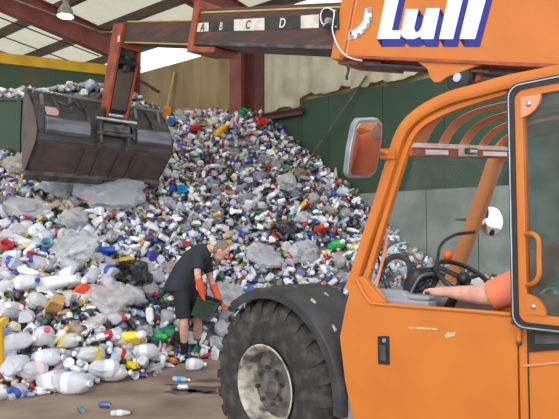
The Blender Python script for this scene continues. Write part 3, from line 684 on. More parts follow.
# underside: lug, roller, pipes
tp('under_lug', bpoly([(415, 60), (486, 62.5), (462, 71.5), (447, 77), (440, 82), (434, 82.5), (430, 78), (427, 69)], YB + .01, YB - .03), ORANGE, outer, 'orange lug under the boom', smooth=0, bevel=.006)
rc_ = M3(461.5, 79, YB - .05)
ro = tp('boom_roller', lathe([(0, .06), (.03, .06), (.045, .055), (.1, .05), (.115, .03), (.115, -.1), (0, -.1)], 24, Ry, rc_), BLACKP, outer, 'black roller with pale hub')
tp('roller_hub', lathe([(0, .072), (.035, .07), (.04, .055)], 16, Ry, rc_), SILVER, ro)
tp('roller_bracket', bpoly([(468, 65), (482, 65), (480, 80), (470, 84)], YB - .06, YB - .1), ORANGE_W, outer, smooth=0)
tp('hydraulic_pipe', merge(tube([B(-4, -.05, YB - .1), B(U1 - .25, -.045, YB - .1)], .022, 8), tube([B(-4, -.05, YB - .2), B(U1 - .25, -.045, YB - .2)], .022, 8), tube([B(-1.2, -.06, YB - .02), B(U1 - .3, -.05, YB - .02)], .012, 8)), DKSTEEL, outer)
tp('lift_bracket', bbox(U1 - .55, U1 - .02, -.06, -.02, YB - .05, YB - .4), ORANGE_W, outer, smooth=0)
tp('hook_chain', merge(*[tube([B(U1 - .2, -.05 - k * .04, YB - .02 + .01 * (k % 2)), B(U1 - .2, -.085 - k * .04, YB - .02 - .01 * (k % 2))], .014, 6) for k in range(4)]), DKSTEEL, outer)

# --- boom head: two orange cheek plates with a tilt cylinder between
ht = B(tipe - .02, .24, 0)
def hd_(x, z): return (x, z)
rear_top, rear_bot = (4.80, 5.10), (5.36, 3.72)
front_top, front_bot = (5.14, 5.18), (5.64, 3.66)
hd = tp('boom_head', xz([rear_top, front_top, front_bot, rear_bot], YB - .03, YB - .075), ORANGE_W, label='orange boom head with tilt cylinder', smooth=0, bevel=.01)
tp('head_cheek', xz([rear_top, front_top, front_bot, rear_bot], YB - .375, YB - .42), ORANGE_W, hd, smooth=0, bevel=.01)
tp('head_web', xz([(5.0, 4.83), (5.1, 5.1), (5.56, 3.9), (5.46, 3.8)], YB - .075, YB - .375), DKSTEEL, hd, smooth=0)
tp('head_cover', prism([Vector((5.07, YB - .09, 4.45)), Vector((5.07, YB - .36, 4.45)), Vector((5.31, YB - .36, 3.85)), Vector((5.31, YB - .09, 3.85))], (.05, 0, .015)), RUSTST, hd, 'brown cover plate', smooth=0, bevel=.008)
tp('top_crossplate', prism([Vector((4.80, YB - .03, 5.06)), Vector((4.80, YB - .42, 5.06)), Vector((4.93, YB - .42, 4.75)), Vector((4.93, YB - .03, 4.75))], (.04, 0, .01)), ORANGE_W, hd, smooth=0, bevel=.008)
tp('tilt_cylinder', merge(tube([(5.0, YB - .225, 4.66), (5.08, YB - .225, 4.44)], .075, 14), tube([(5.0, YB - .36, 4.56), (5.0, YB - .08, 4.56)], .05, 12)), BLACKP, hd)
tp('head_pin', tube([(5.44, YB + .03, 3.78), (5.44, YB - .48, 3.78)], .05, 14), SILVER, hd)
tp('head_plate_tag', xz([(4.9, 4.93), (4.97, 4.94), (4.98, 4.84), (4.91, 4.83)], YB - .028, YB - .03), OFFW, hd, smooth=0)

# --- bucket
SHELF = mat('polished_step_steel', C(126, 128, 136), .4, .35, col2=C(92, 92, 98), scale=5, stretch=(1, .4, 2))
Y0b, Y1b = -.2, -2.55
prof_b = [(6.0, 4.10), (5.86, 4.02), (5.66, 3.80), (5.52, 3.58), (5.47, 3.42), (5.50, 3.27), (5.56, 3.2), (6.03, 2.77)]
def bprof(dx):   # inner skin
    n = len(prof_b); o_ = []
    for i, (x, z) in enumerate(prof_b):
        a_ = Vector(prof_b[max(i - 1, 0)]); b_ = Vector(prof_b[min(i + 1, n - 1)]); d = (b_ - a_).normalized(); o_.append((x - d.y * dx, z + d.x * dx))
    return o_
sh = prof_b + list(reversed(bprof(.025)))
bk = tp('bucket', xz(sh, Y0b, Y1b), BUCKET, label='scuffed dark steel loader bucket', smooth=20)
for yy in (Y0b, Y1b + .03):
    side = prof_b + [(6.12, 2.98), (6.16, 3.4), (6.12, 3.9), (6.06, 4.12)]
    tp('side_plate', xz(side, yy, yy - .03), RUSTST, bk, smooth=0)
tp('cutting_edge', xz([(6.0, 2.79), (6.06, 2.72), (6.03, 2.69), (5.93, 2.77), (5.93, 2.83)], Y0b + .01, Y1b - .01), DKSTEEL, bk, smooth=0)
tp('top_lip', xz([(5.93, 4.12), (6.08, 4.16), (6.1, 4.09), (5.95, 4.04)], Y0b, Y1b), DKSTEEL, bk, smooth=0, bevel=.01)
for yy in (-.98, -1.22, -1.56, -1.84):
    tp('wear_strip', prism([Vector((5.53, yy, 3.2)), Vector((5.99, yy, 2.78)), Vector((5.99, yy - .06, 2.78)), Vector((5.53, yy - .06, 3.2))], (-.016, 0, -.018)), BUCKET, bk, smooth=0)
tp('top_grab_bar', tube([(5.78, Y0b - .03, 4.05), (5.78, Y1b + .03, 4.05)], .03, 8), SHELF, bk)
for yy in (-.35, -.8, -1.95, -2.4): tp('grab_bar_post', bar((5.78, yy, 4.05), (5.7, yy, 3.8), .05, .03, Vector((1, 0, 0))), SHELF, bk, smooth=0)
tp('rust_panel', xz([(5.512, 3.26), (5.57, 3.18), (5.98, 2.80), (5.96, 2.81), (5.56, 3.19)], Y0b - .05, Y1b + .05), RUSTST, bk, smooth=0)
for yy in (-.55, -1.02, -1.78, -2.2):
    tp('back_rib', xz([(5.93, 4.1), (5.6, 3.82), (5.44, 3.56), (5.44, 3.42), (5.5, 3.42), (5.56, 3.6), (5.7, 3.82)], yy + .025, yy - .025), DKSTEEL, bk, smooth=0)
tp('shelf_plate', xz([(5.5, 3.64), (5.40, 3.60), (5.38, 3.40), (5.46, 3.36)], Y0b - .12, -1.0), SHELF, bk, 'grey step plate on the bucket back', smooth=0, bevel=.01)
tp('shelf_plate', xz([(5.5, 3.64), (5.40, 3.60), (5.38, 3.40), (5.46, 3.36)], -1.82, Y1b + .08), SHELF, bk, smooth=0, bevel=.01)
for yy in (-1.14, -1.62):
    tp('coupler_plate', xz([(5.25, 3.86), (5.42, 3.84), (5.52, 3.6), (5.5, 3.3), (5.42, 3.2), (5.34, 3.3), (5.36, 3.6)], yy, yy - .045), DKSTEEL, bk, smooth=0, bevel=.008)
tp('coupler_bar', merge(tube([(5.36, -1.1, 3.46), (5.36, -1.7, 3.46)], .035, 10), box((5.36, -1.4, 3.55), (.08, .42, .12))), DKSTEEL, bk, smooth=0)
tp('coupler_pin', tube([(5.32, -1.05, 3.68), (5.32, -1.75, 3.68)], .028, 10), SILVER, bk)
tp('bucket_sticker', xz([(5.60, 3.80), (5.52, 3.72), (5.52, 3.66), (5.60, 3.74)], Y0b - .16, Y0b - .34), mat('pink_sticker', C(214, 170, 168), .5, col2=C(200, 150, 150), scale=9), bk, smooth=0)
tp('chain_tangle', tube(smoothpath([(5.6, -.55, 3.9), (5.5, -.68, 3.84), (5.56, -.8, 3.92), (5.52, -.9, 3.82), (5.6, -1.0, 3.9)], 5), .022, 6), BLACKP, bk)

# ================================================================== DRIVER
def msub(p): return Vector(p)
drv = tag(empty('person', MT + MF * -2.2 + ML * -.55 + Vector((0, 0, 1.09)), math.atan2(MF.y, MF.x)), 'driver in an orange shirt with one bare forearm on the cab sill', 'person')
dof = Vector((-2.2, -.55, 1.09))
el = M3(500, 297, -.13); wr_ = M3(449, 292, -.19); hd0 = M3(434, 291, -.2)
shl = Vector((-2.25, -.34, 1.80)); shr = Vector((-2.25, -.78, 1.80))
skin_parts = [tube([shl, (shl + el) / 2, el, el + (wr_ - el) * .3, el + (wr_ - el) * .7, wr_, hd0], [.058, .056, .054, .058, .046, (.032, .04), (.024, .048)], 14),
              ball(el, .054), tube([(-2.27, -.56, 1.8), (-2.26, -.56, 1.96)], .06, 12),
              ball((-2.24, -.56, 2.07), (.1, .08, .125), 18, 14), ball((-2.14, -.56, 2.055), (.02, .014, .02)), ball((-2.25, -.48, 2.06), (.02, .01, .03)), ball((-2.25, -.64, 2.06), (.02, .01, .03)),
              tube([(-2.3, -.56, 1.2), (-2.28, -.56, 1.5), (-2.27, -.56, 1.82)], [(.11, .16), (.12, .17), (.07, .12)], 16, (1, 0, 0)),
              tube([shr, (-2.1, -.83, 1.55), (-1.85, -.75, 1.5), (-1.72, -.65, 1.5)], [.055, .045, .04, .03], 12)]
# hand with curled fingers around the lever top
fb = hd0
fdir = (hd0 - wr_).normalized()
for k in range(4):
    lat = Vector((0, 1, 0)) * (.03 - .02 * k); b0 = fb + lat + fdir * .01
    ln_ = (.03, .036, .034, .026)[k]
    skin_parts.append(tube([b0, b0 + fdir * ln_ + Vector((0, 0, .006)), b0 + fdir * (ln_ + .02) + Vector((0, 0, -.015)), b0 + fdir * (ln_ + .008) + Vector((0, 0, -.035))], [.011, .0105, .0095, .008], 8))
skin_parts.append(tube([wr_ + fdir * .02 + Vector((0, .02, .01)), hd0 + Vector((0, .045, .012)), hd0 + fdir * .03 + Vector((0, .05, .0))], [.013, .012, .009], 8))
obj('body', remeshed('body', shift(merge(*skin_parts), dof), SKIN, .009, 2), SKIN, drv)
sl_end = shl + (el - shl) * .86
shirt = [tube([(-2.3, -.56, 1.12), (-2.29, -.56, 1.3), (-2.28, -.56, 1.55), (-2.27, -.56, 1.78), (-2.27, -.56, 1.86)], [(.15, .2), (.15, .2), (.15, .21), (.1, .19), (.07, .08)], 18, (1, 0, 0)),
         tube([shl + Vector((0, -.05, .0)), shl, shl + (el - shl) * .45, sl_end, el + (wr_ - el) * .16], [.07, .09, .088, .094, .085], 14), tube([shr + Vector((0, .05, 0)), shr, (-2.12, -.83, 1.58)], [.07, .085, .08], 12)]
obj('shirt', remeshed('shirt', shift(merge(*shirt), dof), SHIRTO, .014, 3), SHIRTO, drv, 'orange short-sleeved shirt')
obj('hair', shift(ball((-2.255, -.56, 2.1), (.108, .088, .115), 16, 12), dof), HAIR, drv)
obj('trousers', remeshed('trousers', shift(merge(tube([(-2.3, -.56, 1.18), (-2.2, -.56, 1.14)], [(.12, .19), (.1, .18)], 14), *[tube([(-2.2, y, 1.15), (-1.75, y, 1.17), (-1.6, y, .75), (-1.62, y, .56)], [.09, .075, .06, .05], 12) for y in (-.44, -.68)]), dof), NAVY, .02, 2), NAVY, drv)

# ================================================================== SORTING WORKER
YW = 8.46
def wp(px, py, dy=0): return at(px, py, YW + dy)
wroot = ground(192, 359); 
wk = tag(empty('person', wroot), 'worker in dark shirt and shorts with orange gloves bending over the heap', 'person')
sh_ = lambda vf: shift(vf, wroot)
nf = ground(186.5, 361); ff = ground(199, 355.5)
hipN, hipF = wp(182, 287, -.11), wp(186, 286, .11)
kneeN, kneeF = wp(184, 324, -.17), wp(198, 321, .14)
ankN, ankF = nf + Vector((-.03, 0, .09)), ff + Vector((-.03, 0, .09))
pel, sp1, sp2, sp3, nk = wp(181, 283), wp(187, 271), wp(195, 260), wp(203, 252), wp(211, 248)
hc = wp(221.5, 250.5)
hdn = (Vector((.62, -.1, -.55))).normalized()     # looking direction: right and down
shN, shF = wp(198, 256.5, -.21), wp(205, 256.5, .2)
elN, elF = wp(197.5, 274, -.27), wp(211, 281, .22)
wN, wF = wp(202, 293, -.25), wp(220, 302, .12)
haN, haF = wp(203.5, 298.5, -.24), wp(224, 307, .09)
Rh = Matrix((hdn, Vector((0, 0, 1)).cross(hdn).normalized(), hdn.cross(Vector((0, 0, 1)).cross(hdn).normalized()))).transposed()
def hh_(x, y, z): return hc + Rh @ Vector((x, y, z))
body_parts = [tube([hipN, (hipN + kneeN) / 2, kneeN, kneeN.lerp(ankN, .3), kneeN.lerp(ankN, .7), ankN], [.1, .085, .062, .066, .048, .042], 14),
              tube([hipF, (hipF + kneeF) / 2, kneeF, kneeF.lerp(ankF, .3), kneeF.lerp(ankF, .7), ankF], [.1, .085, .062, .066, .048, .042], 14),
              tube([ankN, nf + Vector((.02, -.02, .05)), nf + Vector((.15, -.07, .035))], [.045, .045, .035], 10),
              tube([ankF, ff + Vector((.02, -.02, .05)), ff + Vector((.15, -.07, .035))], [.045, .045, .035], 10),
              tube([pel - Vector((.03, 0, .06)), pel, sp1, sp2, sp3, nk], [(.14, .16), (.16, .18), (.15, .17), (.15, .19), (.11, .17), (.06, .065)], 18, (1, 0, .3)),
              tube([nk - (nk - sp3) * .4, nk, hc - Rh @ Vector((.03, 0, .04))], [.075, .065, .06], 12),
              tube([shN, elN, elN.lerp(wN, .3), wN], [.06, .047, .045, .032], 12), tube([shF, elF, elF.lerp(wF, .3), wF], [.06, .047, .045, .032], 12),
              ball(hc + Rh @ Vector((0, 0, .01)), (.115, .085, .13), 20, 16, Rh), ball(hh_(.02, 0, -.085), (.08, .062, .06), 14, 10, Rh),
              tube([hh_(.105, 0, .03), hh_(.135, 0, -.02), hh_(.105, 0, -.03)], [.012, .019, .012], 8),
              ball(hh_(-.005, -.087, -.005), (.024, .012, .034), 10, 8, Rh), ball(hh_(-.005, .087, -.005), (.024, .012, .034), 10, 8, Rh),
              tube([hh_(.09, -.028, -.068), hh_(.098, 0, -.066), hh_(.09, .028, -.068)], .009, 6),
              ball(hh_(.095, 0, .035), (.018, .06, .012), 10, 8, Rh)]
obj('body', remeshed('body', sh_(merge(*body_parts)), SKIN, .011, 2), SKIN, wk)
for sg in (-1, 1): obj('eye', sh_(ball(hh_(.1, .032 * sg, .012), .011, 8, 6)), BLKCL, wk)
obj('hair', remeshed('hair', sh_(merge(ball(hh_(-.02, 0, .03), (.112, .093, .122), 18, 12, Rh), ball(hh_(-.06, 0, -.03), (.075, .09, .09), 14, 10, Rh))), HAIR, .012, 2), HAIR, wk, 'short grey-brown hair')
shirt = [tube([pel - Vector((.02, 0, .1)), pel - Vector((.02, 0, .04)), pel, sp1, sp2, sp3, sp3.lerp(nk, .75)], [(.21, .22), (.215, .23), (.205, .225), (.2, .22), (.19, .225), (.15, .21), (.085, .095)], 20, (1, 0, .3)),
         tube([shN + Vector((.02, .08, .01)), shN, shN.lerp(elN, .4), shN.lerp(elN, .72)], [.08, .088, .082, .085], 12), tube([shF + Vector((.0, -.08, .01)), shF, shF.lerp(elF, .4), shF.lerp(elF, .65)], [.08, .088, .08, .082], 12)]
obj('shirt', remeshed('shirt', sh_(merge(*shirt)), NAVY, .014, 3), NAVY, wk, 'dark navy short-sleeved shirt')
shorts = [tube([pel + Vector((0, 0, .02)), pel - Vector((0, 0, .1))], [(.17, .2), (.175, .2)], 16, (1, 0, 0)),
          tube([hipN + Vector((0, .03, .02)), hipN.lerp(kneeN, .45), hipN.lerp(kneeN, .86)], [.14, .122, .112], 14), tube([hipF + Vector((0, -.03, .02)), hipF.lerp(kneeF, .45), hipF.lerp(kneeF, .86)], [.14, .122, .112], 14)]
obj('shorts', remeshed('shorts', sh_(merge(*shorts)), BLKCL, .014, 3), BLKCL, wk, 'black knee-length shorts')
for kn, an, ft in ((kneeN, ankN, nf), (kneeF, ankF, ff)):
    obj('sock', sh_(tube([kn.lerp(an, .55), kn.lerp(an, .8), an, an - Vector((0, 0, .03))], [.058, .056, .052, .05], 12)), BLKCL, wk)
    s_ = [tube([ft + Vector((-.09, .03, .05)), ft + Vector((-.02, .0, .06)), ft + Vector((.1, -.05, .045)), ft + Vector((.19, -.09, .035))], [(.045, .04), (.06, .05), (.045, .05), (.03, .035)], 12, (0, 0, 1))]
    obj('shoe', remeshed('shoe', sh_(merge(*s_)), BLKCL, .012, 2), BLACKP, wk)
def glove(el_, w_, h_, fingdir, thumb):
    d = (h_ - w_).normalized(); lat = d.cross(Vector((0, 1, 0)) if abs(d.y) < .8 else Vector((1, 0, 0))).normalized(); lat2 = d.cross(lat)
    P = [tube([el_.lerp(w_, .2), el_.lerp(w_, .6), w_, w_.lerp(h_, .5), h_], [.062, .055, .046, (.034, .048), (.026, .046)], 12, lat)]
    for k in range(4):
        b0 = h_ + lat2 * (.033 - .022 * k) - d * .01; L0 = (.05, .058, .054, .042)[k]
        P.append(tube([b0, b0 + d * L0 * .6 + fingdir * .012, b0 + d * L0 + fingdir * .05, b0 + d * L0 * .7 + fingdir * .075], [.0135, .013, .012, .01], 8))
    P.append(tube([w_.lerp(h_, .35) + lat2 * .03, h_ + lat2 * .055 + thumb * .02, h_ + lat2 * .05 + d * .02 + thumb * .05], [.017, .015, .011], 8))
    return merge(*P)
obj('glove', remeshed('glove', sh_(glove(elN, wN, haN, Vector((.3, .9, -.2)).normalized(), Vector((.6, .6, 0)))), GLOVE, .008, 1), GLOVE, wk, 'orange rubber glove holding the bin')
obj('glove', remeshed('glove', sh_(glove(elF, wF, haF, Vector((.4, -.2, -.8)).normalized(), Vector((0, -.6, -.3)))), GLOVE, .008, 1), GLOVE, wk, 'orange rubber glove reaching out')
# bin carried by the worker
bc = [wp(197.5, 298, -.26), wp(217, 304.5, -.2), wp(206, 322, -.2), wp(191, 315, -.24)]
bd = Vector((.04, .26, .02))
def quadslab(a_, b_, c_, d_, th): 
    n = (b_ - a_).cross(d_ - a_).normalized() * th; return [a_, b_, c_, d_, a_ + n, b_ + n, c_ + n, d_ + n], [(0, 1, 2, 3), (7, 6, 5, 4), (0, 4, 5, 1), (1, 5, 6, 2), (2, 6, 7, 3), (3, 7, 4, 0)]
bb = [p + bd for p in bc]
bn = tag(empty('sorting_bin', (bc[2] + bc[3]) / 2), 'dark green plastic bin held by the bending worker', 'bin')
bof = (bc[2] + bc[3]) / 2
obj('bin_body', shift(merge(quadslab(*bc, .012), quadslab(*bb, .012), quadslab(bc[3], bc[2], bb[2], bb[3], .012), quadslab(bc[0], bc[3], bb[3], bb[0], .012), quadslab(bc[1], bc[2], bb[2], bb[1], .012)), bof), BINM, bn, smooth=0)
obj('bin_rim', shift(tube([bc[0], bc[1], bb[1], bb[0], bc[0]], .016, 8), bof), BINM, bn)

# ================================================================== LOOSE POLES AND POST
pt, pb = WW(.85, -.06, 4.74), heap_hit(312, 160)
tag(obj('pole', tube([WW(1.0, -.1, 4.9), WW(2.25, -.55, H1(*WW(2.25, -.55, 0).xy) - .05)], .022, 8), DKSTEEL), 'thin dark pole leaning against the green wall', 'pole')
tag(obj('pole', tube([WW(6.55, -.08, 6.0), WW(6.75, -.3, 4.4)], .03, 8), YPOLE), 'thin yellowish pole leaning against the tan wall', 'pole')
yp = ground(-2.5, 393)
ypo = tag(empty('post', yp), 'yellow steel guard post at the left edge of the floor', 'post')
obj('post_shaft', lathe([(.055, 0), (.055, .72), (.045, .76), (0, .775)], 20), YELLOW, ypo); obj('post_base', lathe([(0, .015), (.11, .015), (.115, 0)], 20), DKSTEEL, ypo)
# ================================================================== THE RECYCLABLES
JUGM = objcol('milky_plastic', .36, transp=.08, transl=.32, bump=.3, bscale=22)
CLEARM = objcol('clear_plastic', .12, transp=.42, bump=.5, bscale=30, spec=.8)
HARDM = objcol('coloured_plastic', .35, bump=.1)
FILMM = objcol('plastic_film', .16, transp=.4, transl=.42, bump=.7, bscale=30, spec=1.0)
CANM = objcol('printed_can', .32, metal=.35)
CAPM = objcol('cap_plastic', .4)
LABM = objcol('printed_label', .5, bump=.05)
ALU = mat('can_aluminium', C(196, 198, 204), .3, .7, col2=C(160, 162, 170), scale=20)
def crumple(vf, amp, sc, seed, squash=(1, 1, 1)):
    out = []
    for p in vf[0]:
        p = Vector(p); n = noise.noise_vector(p * sc + Vector((seed * 7.1, seed * 3.3, seed)))
        p = p + n * amp; out.append(Vector((p.x * squash[0], p.y * squash[1], p.z * squash[2])))
    return out, vf[1]
def centred(d, dz): return {k: ([Vector(p) - Vector((0, 0, dz)) for p in v[0]], v[1]) for k, v in d.items()}
def ringbody(rows, seg=12, power=.6):
    """rows of (half width, half depth, z)"""
    return tube([(0, 0, z) for _, _, z in rows], [(a_, b_) for a_, b_, _ in rows], seg, (1, 0, 0), power=power)
def p_jug(seed, am):
    b = merge(ringbody([(.066, .066, 0), (.074, .074, .012), (.076, .076, .09), (.075, .075, .15), (.06, .062, .195), (.03, .03, .225), (.021, .021, .235), (.021, .021, .25)], 14),
              tube([(.066, 0, .1), (.088, 0, .13), (.08, 0, .175), (.04, 0, .205)], [(.013, .011)] * 4, 7))
    d = {'body': crumple(b, am, 9, seed, (1, 1 - am * 5, 1)), 'cap': lathe([(0, .268), (.021, .268), (.024, .262), (.024, .246), (.022, .244)], 12),
         'label': ringbody([(.0775, .0775, .05), (.0775, .0775, .115)], 14)}
    d['label'] = crumple(d['label'], am, 9, seed, (1.01, 1.01 - am * 5, 1)); return centred(d, .125)
def p_bottle(seed, am):
    pr = [(0, 0), (.026, 0), (.032, .008), (.033, .05), (.0305, .058), (.033, .066), (.033, .13), (.031, .15), (.02, .185), (.0125, .2), (.0125, .215)]
    d = {'body': crumple(lathe(pr, 12), am, 14, seed, (1, 1 - am * 9, 1)), 'cap': lathe([(0, .233), (.013, .233), (.0145, .23), (.0145, .213)], 10),
         'label': crumple(lathe([(.0342, .07), (.0342, .125)], 12), am, 14, seed, (1.02, 1.02 - am * 9, 1))}
    return centred(d, .11)
def p_det(seed, am):
    b = merge(ringbody([(.07, .035, 0), (.078, .042, .012), (.08, .044, .1), (.074, .042, .16), (.05, .034, .205), (.026, .024, .225), (.022, .022, .24)], 14),
              tube([(.072, 0, .09), (.092, 0, .12), (.09, 0, .17), (.055, 0, .2)], .013, 7))
    d = {'body': crumple(b, am, 9, seed), 'cap': lathe([(0, .285), (.022, .285), (.028, .278), (.03, .236), (.026, .234)], 12),
         'label': ringbody([(.0815, .0455, .035), (.0815, .0455, .13)], 14)}
    d['label'] = crumple(d['label'], am, 9, seed, (1.01, 1.02, 1)); return centred(d, .13)
def p_can(seed, am):
    d = {'body': crumple(lathe([(0, .006), (.022, .006), (.025, 0), (.033, .012), (.033, .104), (.027, .12)], 14), am, 16, seed, (1, 1 - am * 9, 1)),
         'lid': crumple(lathe([(.0272, .119), (.0275, .123), (.024, .118), (0, .118)], 14), am, 16, seed, (1, 1 - am * 9, 1))}
    return centred(d, .06)
def p_tub(seed, am):
    return centred({'body': crumple(lathe([(0, 0), (.042, 0), (.046, .006), (.06, .095), (.065, .097), (.064, .101), (.057, .099), (.043, .012), (0, .008)], 14), am, 12, seed, (1, 1 - am * 6, 1))}, .05)
def p_bag(seed, am):
    bm = bmesh.new(); bmesh.ops.create_icosphere(bm, subdivisions=4, radius=.13)
    V = []; o_ = Vector((seed * 5.3, seed * 2.1, seed * 3.7))
    rid = lambda q: 1 - abs(noise.noise(q)) * 2.2
    for v in bm.verts:
        p = v.co.copy()
        n = noise.noise(p * 6 + o_) * .075 + (rid(p * 9 + o_) - .5) * .035 + (rid(p * 21 + o_ * 2) - .5) * .02 + (rid(p * 44 + o_) - .5) * .008
        p = p * (1 + n / .13); V.append(Vector((p.x * 1.1, p.y * .85, p.z * .66)))
    Fc = [tuple(v.index for v in f.verts) for f in bm.faces]; bm.free(); return {'body': (V, Fc)}
def p_carton(seed, am):
    V, Fc = box((0, 0, 0), (.1, .07, .17)); bm = bmesh.new(); vs = [bm.verts.new(p) for p in V]
    for f in Fc: bm.faces.new([vs[i] for i in f])
    bmesh.ops.subdivide_edges(bm, edges=bm.edges, cuts=3, use_grid_fill=True); bm.verts.index_update()
    r = [v.co.copy() for v in bm.verts], [tuple(v.index for v in f.verts) for f in bm.faces]; bm.free()
    return {'body': crumple(r, .022, 11, seed)}
KINDS = {'milk_jug': (p_jug, JUGM, [.0, .02, .035, .05]), 'plastic_bottle': (p_bottle, CLEARM, [0, .008, .016, .026]), 'detergent_bottle': (p_det, HARDM, [0, .01, .02]),
         'drink_can': (p_can, CANM, [0, .008, .02]), 'plastic_tub': (p_tub, HARDM, [0, .01, .02]), 'plastic_bag': (p_bag, FILMM, [0, 1, 2, 3, 4]), 'carton': (p_carton, LABM, [0, 1, 2])}
PM = {'cap': CAPM, 'label': LABM, 'lid': ALU}
PROTO = {}
def multi(name, d, mats_):
    V, Fc, mi = [], [], []
    for j, (k, vf) in enumerate(d.items()):
        q = len(V); V += [tuple(p) for p in vf[0]]; Fc += [tuple(i + q for i in f) for f in vf[1]]; mi += [j] * len(vf[1])
    me = bpy.data.meshes.new(name); me.from_pydata(V, [], Fc)
    for m_ in mats_: me.materials.append(m_)
    me.polygons.foreach_set('material_index', mi); me.polygons.foreach_set('use_smooth', [True] * len(Fc)); me.set_sharp_from_angle(angle=math.radians(45)); return me
LABR = bpy.data.materials.new('assorted_labels'); LABR.use_nodes = True
_n = LABR.node_tree.nodes; _oi = _n.new('ShaderNodeObjectInfo'); _rp = _n.new('ShaderNodeValToRGB'); _rp.color_ramp.interpolation = 'CONSTANT'
pal = [C(230, 230, 236), C(186, 60, 62), C(60, 88, 168), C(226, 226, 232), C(70, 128, 92), C(224, 196, 90), C(220, 222, 230), C(66, 58, 66), C(140, 164, 210), C(214, 214, 224), C(206, 200, 206), C(230, 226, 226)]
while len(_rp.color_ramp.elements) < len(pal): _rp.color_ramp.elements.new(.5)
for i, c_ in enumerate(pal): _rp.color_ramp.elements[i].position = i / len(pal); _rp.color_ramp.elements[i].color = c_
LABR.node_tree.links.new(_oi.outputs['Random'], _rp.inputs[0]); LABR.node_tree.links.new(_rp.outputs[0], _n['Principled BSDF'].inputs['Base Color'])
for k, (fn, bm_, ams) in KINDS.items():
    PROTO[k] = []
    for i, am in enumerate(ams):
        d = fn(i + 1, am)
        parts = {n: mesh(n if n != 'body' else k, v, bm_ if n == 'body' else PM[n], 45) for n, v in d.items()}
        whole = multi(k, d, [bm_ if n == 'body' else (ALU if n == 'lid' else LABR) for n in d])
        PROTO[k].append((parts, whole))
COLS = {'milk_jug': [('cloudy white', C(236, 235, 245), 6), ('pale grey', C(218, 217, 228), 3), ('bright white', C(248, 248, 250), 3)],
        'plastic_bottle': [('clear', C(230, 233, 242), 12), ('pale blue', C(184, 206, 236), 3), ('green', C(66, 134, 90), 1), ('brown', C(106, 76, 60), 1), ('dark', C(58, 56, 62), .9)],
        'detergent_bottle': [('white', C(248, 248, 250), 11), ('blue', C(70, 104, 184), 1.1), ('red', C(196, 60, 56), .9), ('yellow', C(230, 196, 84), .8), ('orange', C(222, 132, 70), .5), ('green', C(60, 136, 96), .7), ('purple', C(98, 72, 150), .5)],
        'drink_can': [('silver', C(216, 218, 226), 8), ('red', C(176, 52, 56), 1.4), ('blue', C(66, 88, 156), 1.7), ('green', C(64, 118, 82), 1.2), ('gold', C(190, 158, 104), 1), ('black', C(44, 44, 50), 1.4)],
        'plastic_tub': [('white', C(250, 250, 251), 8), ('cream', C(224, 208, 178), 2), ('pale blue', C(170, 196, 226), 1), ('black', C(36, 36, 40), 1.2), ('red', C(206, 52, 46), .5)],
        'plastic_bag': [('white', C(250, 250, 252), 8), ('grey', C(218, 218, 228), 4), ('pink', C(236, 214, 216), 1.2), ('beige', C(218, 196, 170), 1), ('black', C(34, 34, 40), .7)],
        'carton': [('tan', C(186, 150, 112), 3), ('white', C(230, 228, 226), 3), ('dull red', C(150, 70, 60), 1)]}
CAPC = [C(236, 236, 240)] * 5 + [C(200, 200, 212)] * 3 + [C(60, 90, 170), C(196, 60, 60), C(226, 190, 80), C(60, 130, 90)]
WORDS = {'milk_jug': 'milk jug', 'plastic_bottle': 'drink bottle', 'detergent_bottle': 'detergent bottle', 'drink_can': 'drink can', 'plastic_tub': 'plastic tub', 'plastic_bag': 'crumpled bag', 'carton': 'crushed carton'}
CATS = {'milk_jug': 'jug', 'plastic_bottle': 'bottle', 'detergent_bottle': 'bottle', 'drink_can': 'can', 'plastic_tub': 'tub', 'plastic_bag': 'bag', 'carton': 'carton'}
COUNT = {}
def add_item(kind, loc, rot, sc, col, near, label, group=None, var=None, cap=None, lab=None):
    pr = PROTO[kind]; parts, whole = pr[random.randrange(len(pr)) if var is None else var % len(pr)]
    o = bpy.data.objects.new(kind, parts['body'] if near else whole); COL.objects.link(o)
    o.location = loc; o.rotation_euler = rot; o.scale = (sc, sc, sc) if not isinstance(sc, tuple) else sc; o.color = col
    if near:
        for n, me in parts.items():
            if n == 'body' or (n == 'label' and lab is None and random.random() < .5): continue
            c = bpy.data.objects.new(n, me); COL.objects.link(c); c.parent = o
            c.color = (cap if cap else random.choice(CAPC)) if n == 'cap' else (lab if lab else random.choice(pal))
    tag(o, label, CATS[kind], group); COUNT[kind] = COUNT.get(kind, 0) + 1
    return o
def project(p):
    d = Vector(p) - CAMP; z = d.dot(FWD); return 279.5 + FPX * d.x / z, 209.5 - FPX * d.dot(UPV) / z
def lying():
    return Euler((PI / 2 + random.gauss(0, .45), random.uniform(-PI, PI) if random.random() < .3 else random.gauss(0, .4), random.uniform(-PI, PI)))
def pick(lst): return random.choices(lst, [c[2] for c in lst])[0]
MEN = [(nf.x, nf.y), (ff.x, ff.y)]
taken = {}
def free(x, y, r):
    gxi, gyi = int(x // .3), int(y // .3)
    for i in range(gxi - 1, gxi + 2):
        for j in range(gyi - 1, gyi + 2):
            for (a_, b_, c_) in taken.get((i, j), ()):
                if (a_ - x) ** 2 + (b_ - y) ** 2 < (r + c_) ** 2: return False
    return True
def take(x, y, r): taken.setdefault((int(x // .3), int(y // .3)), []).append((x, y, r))

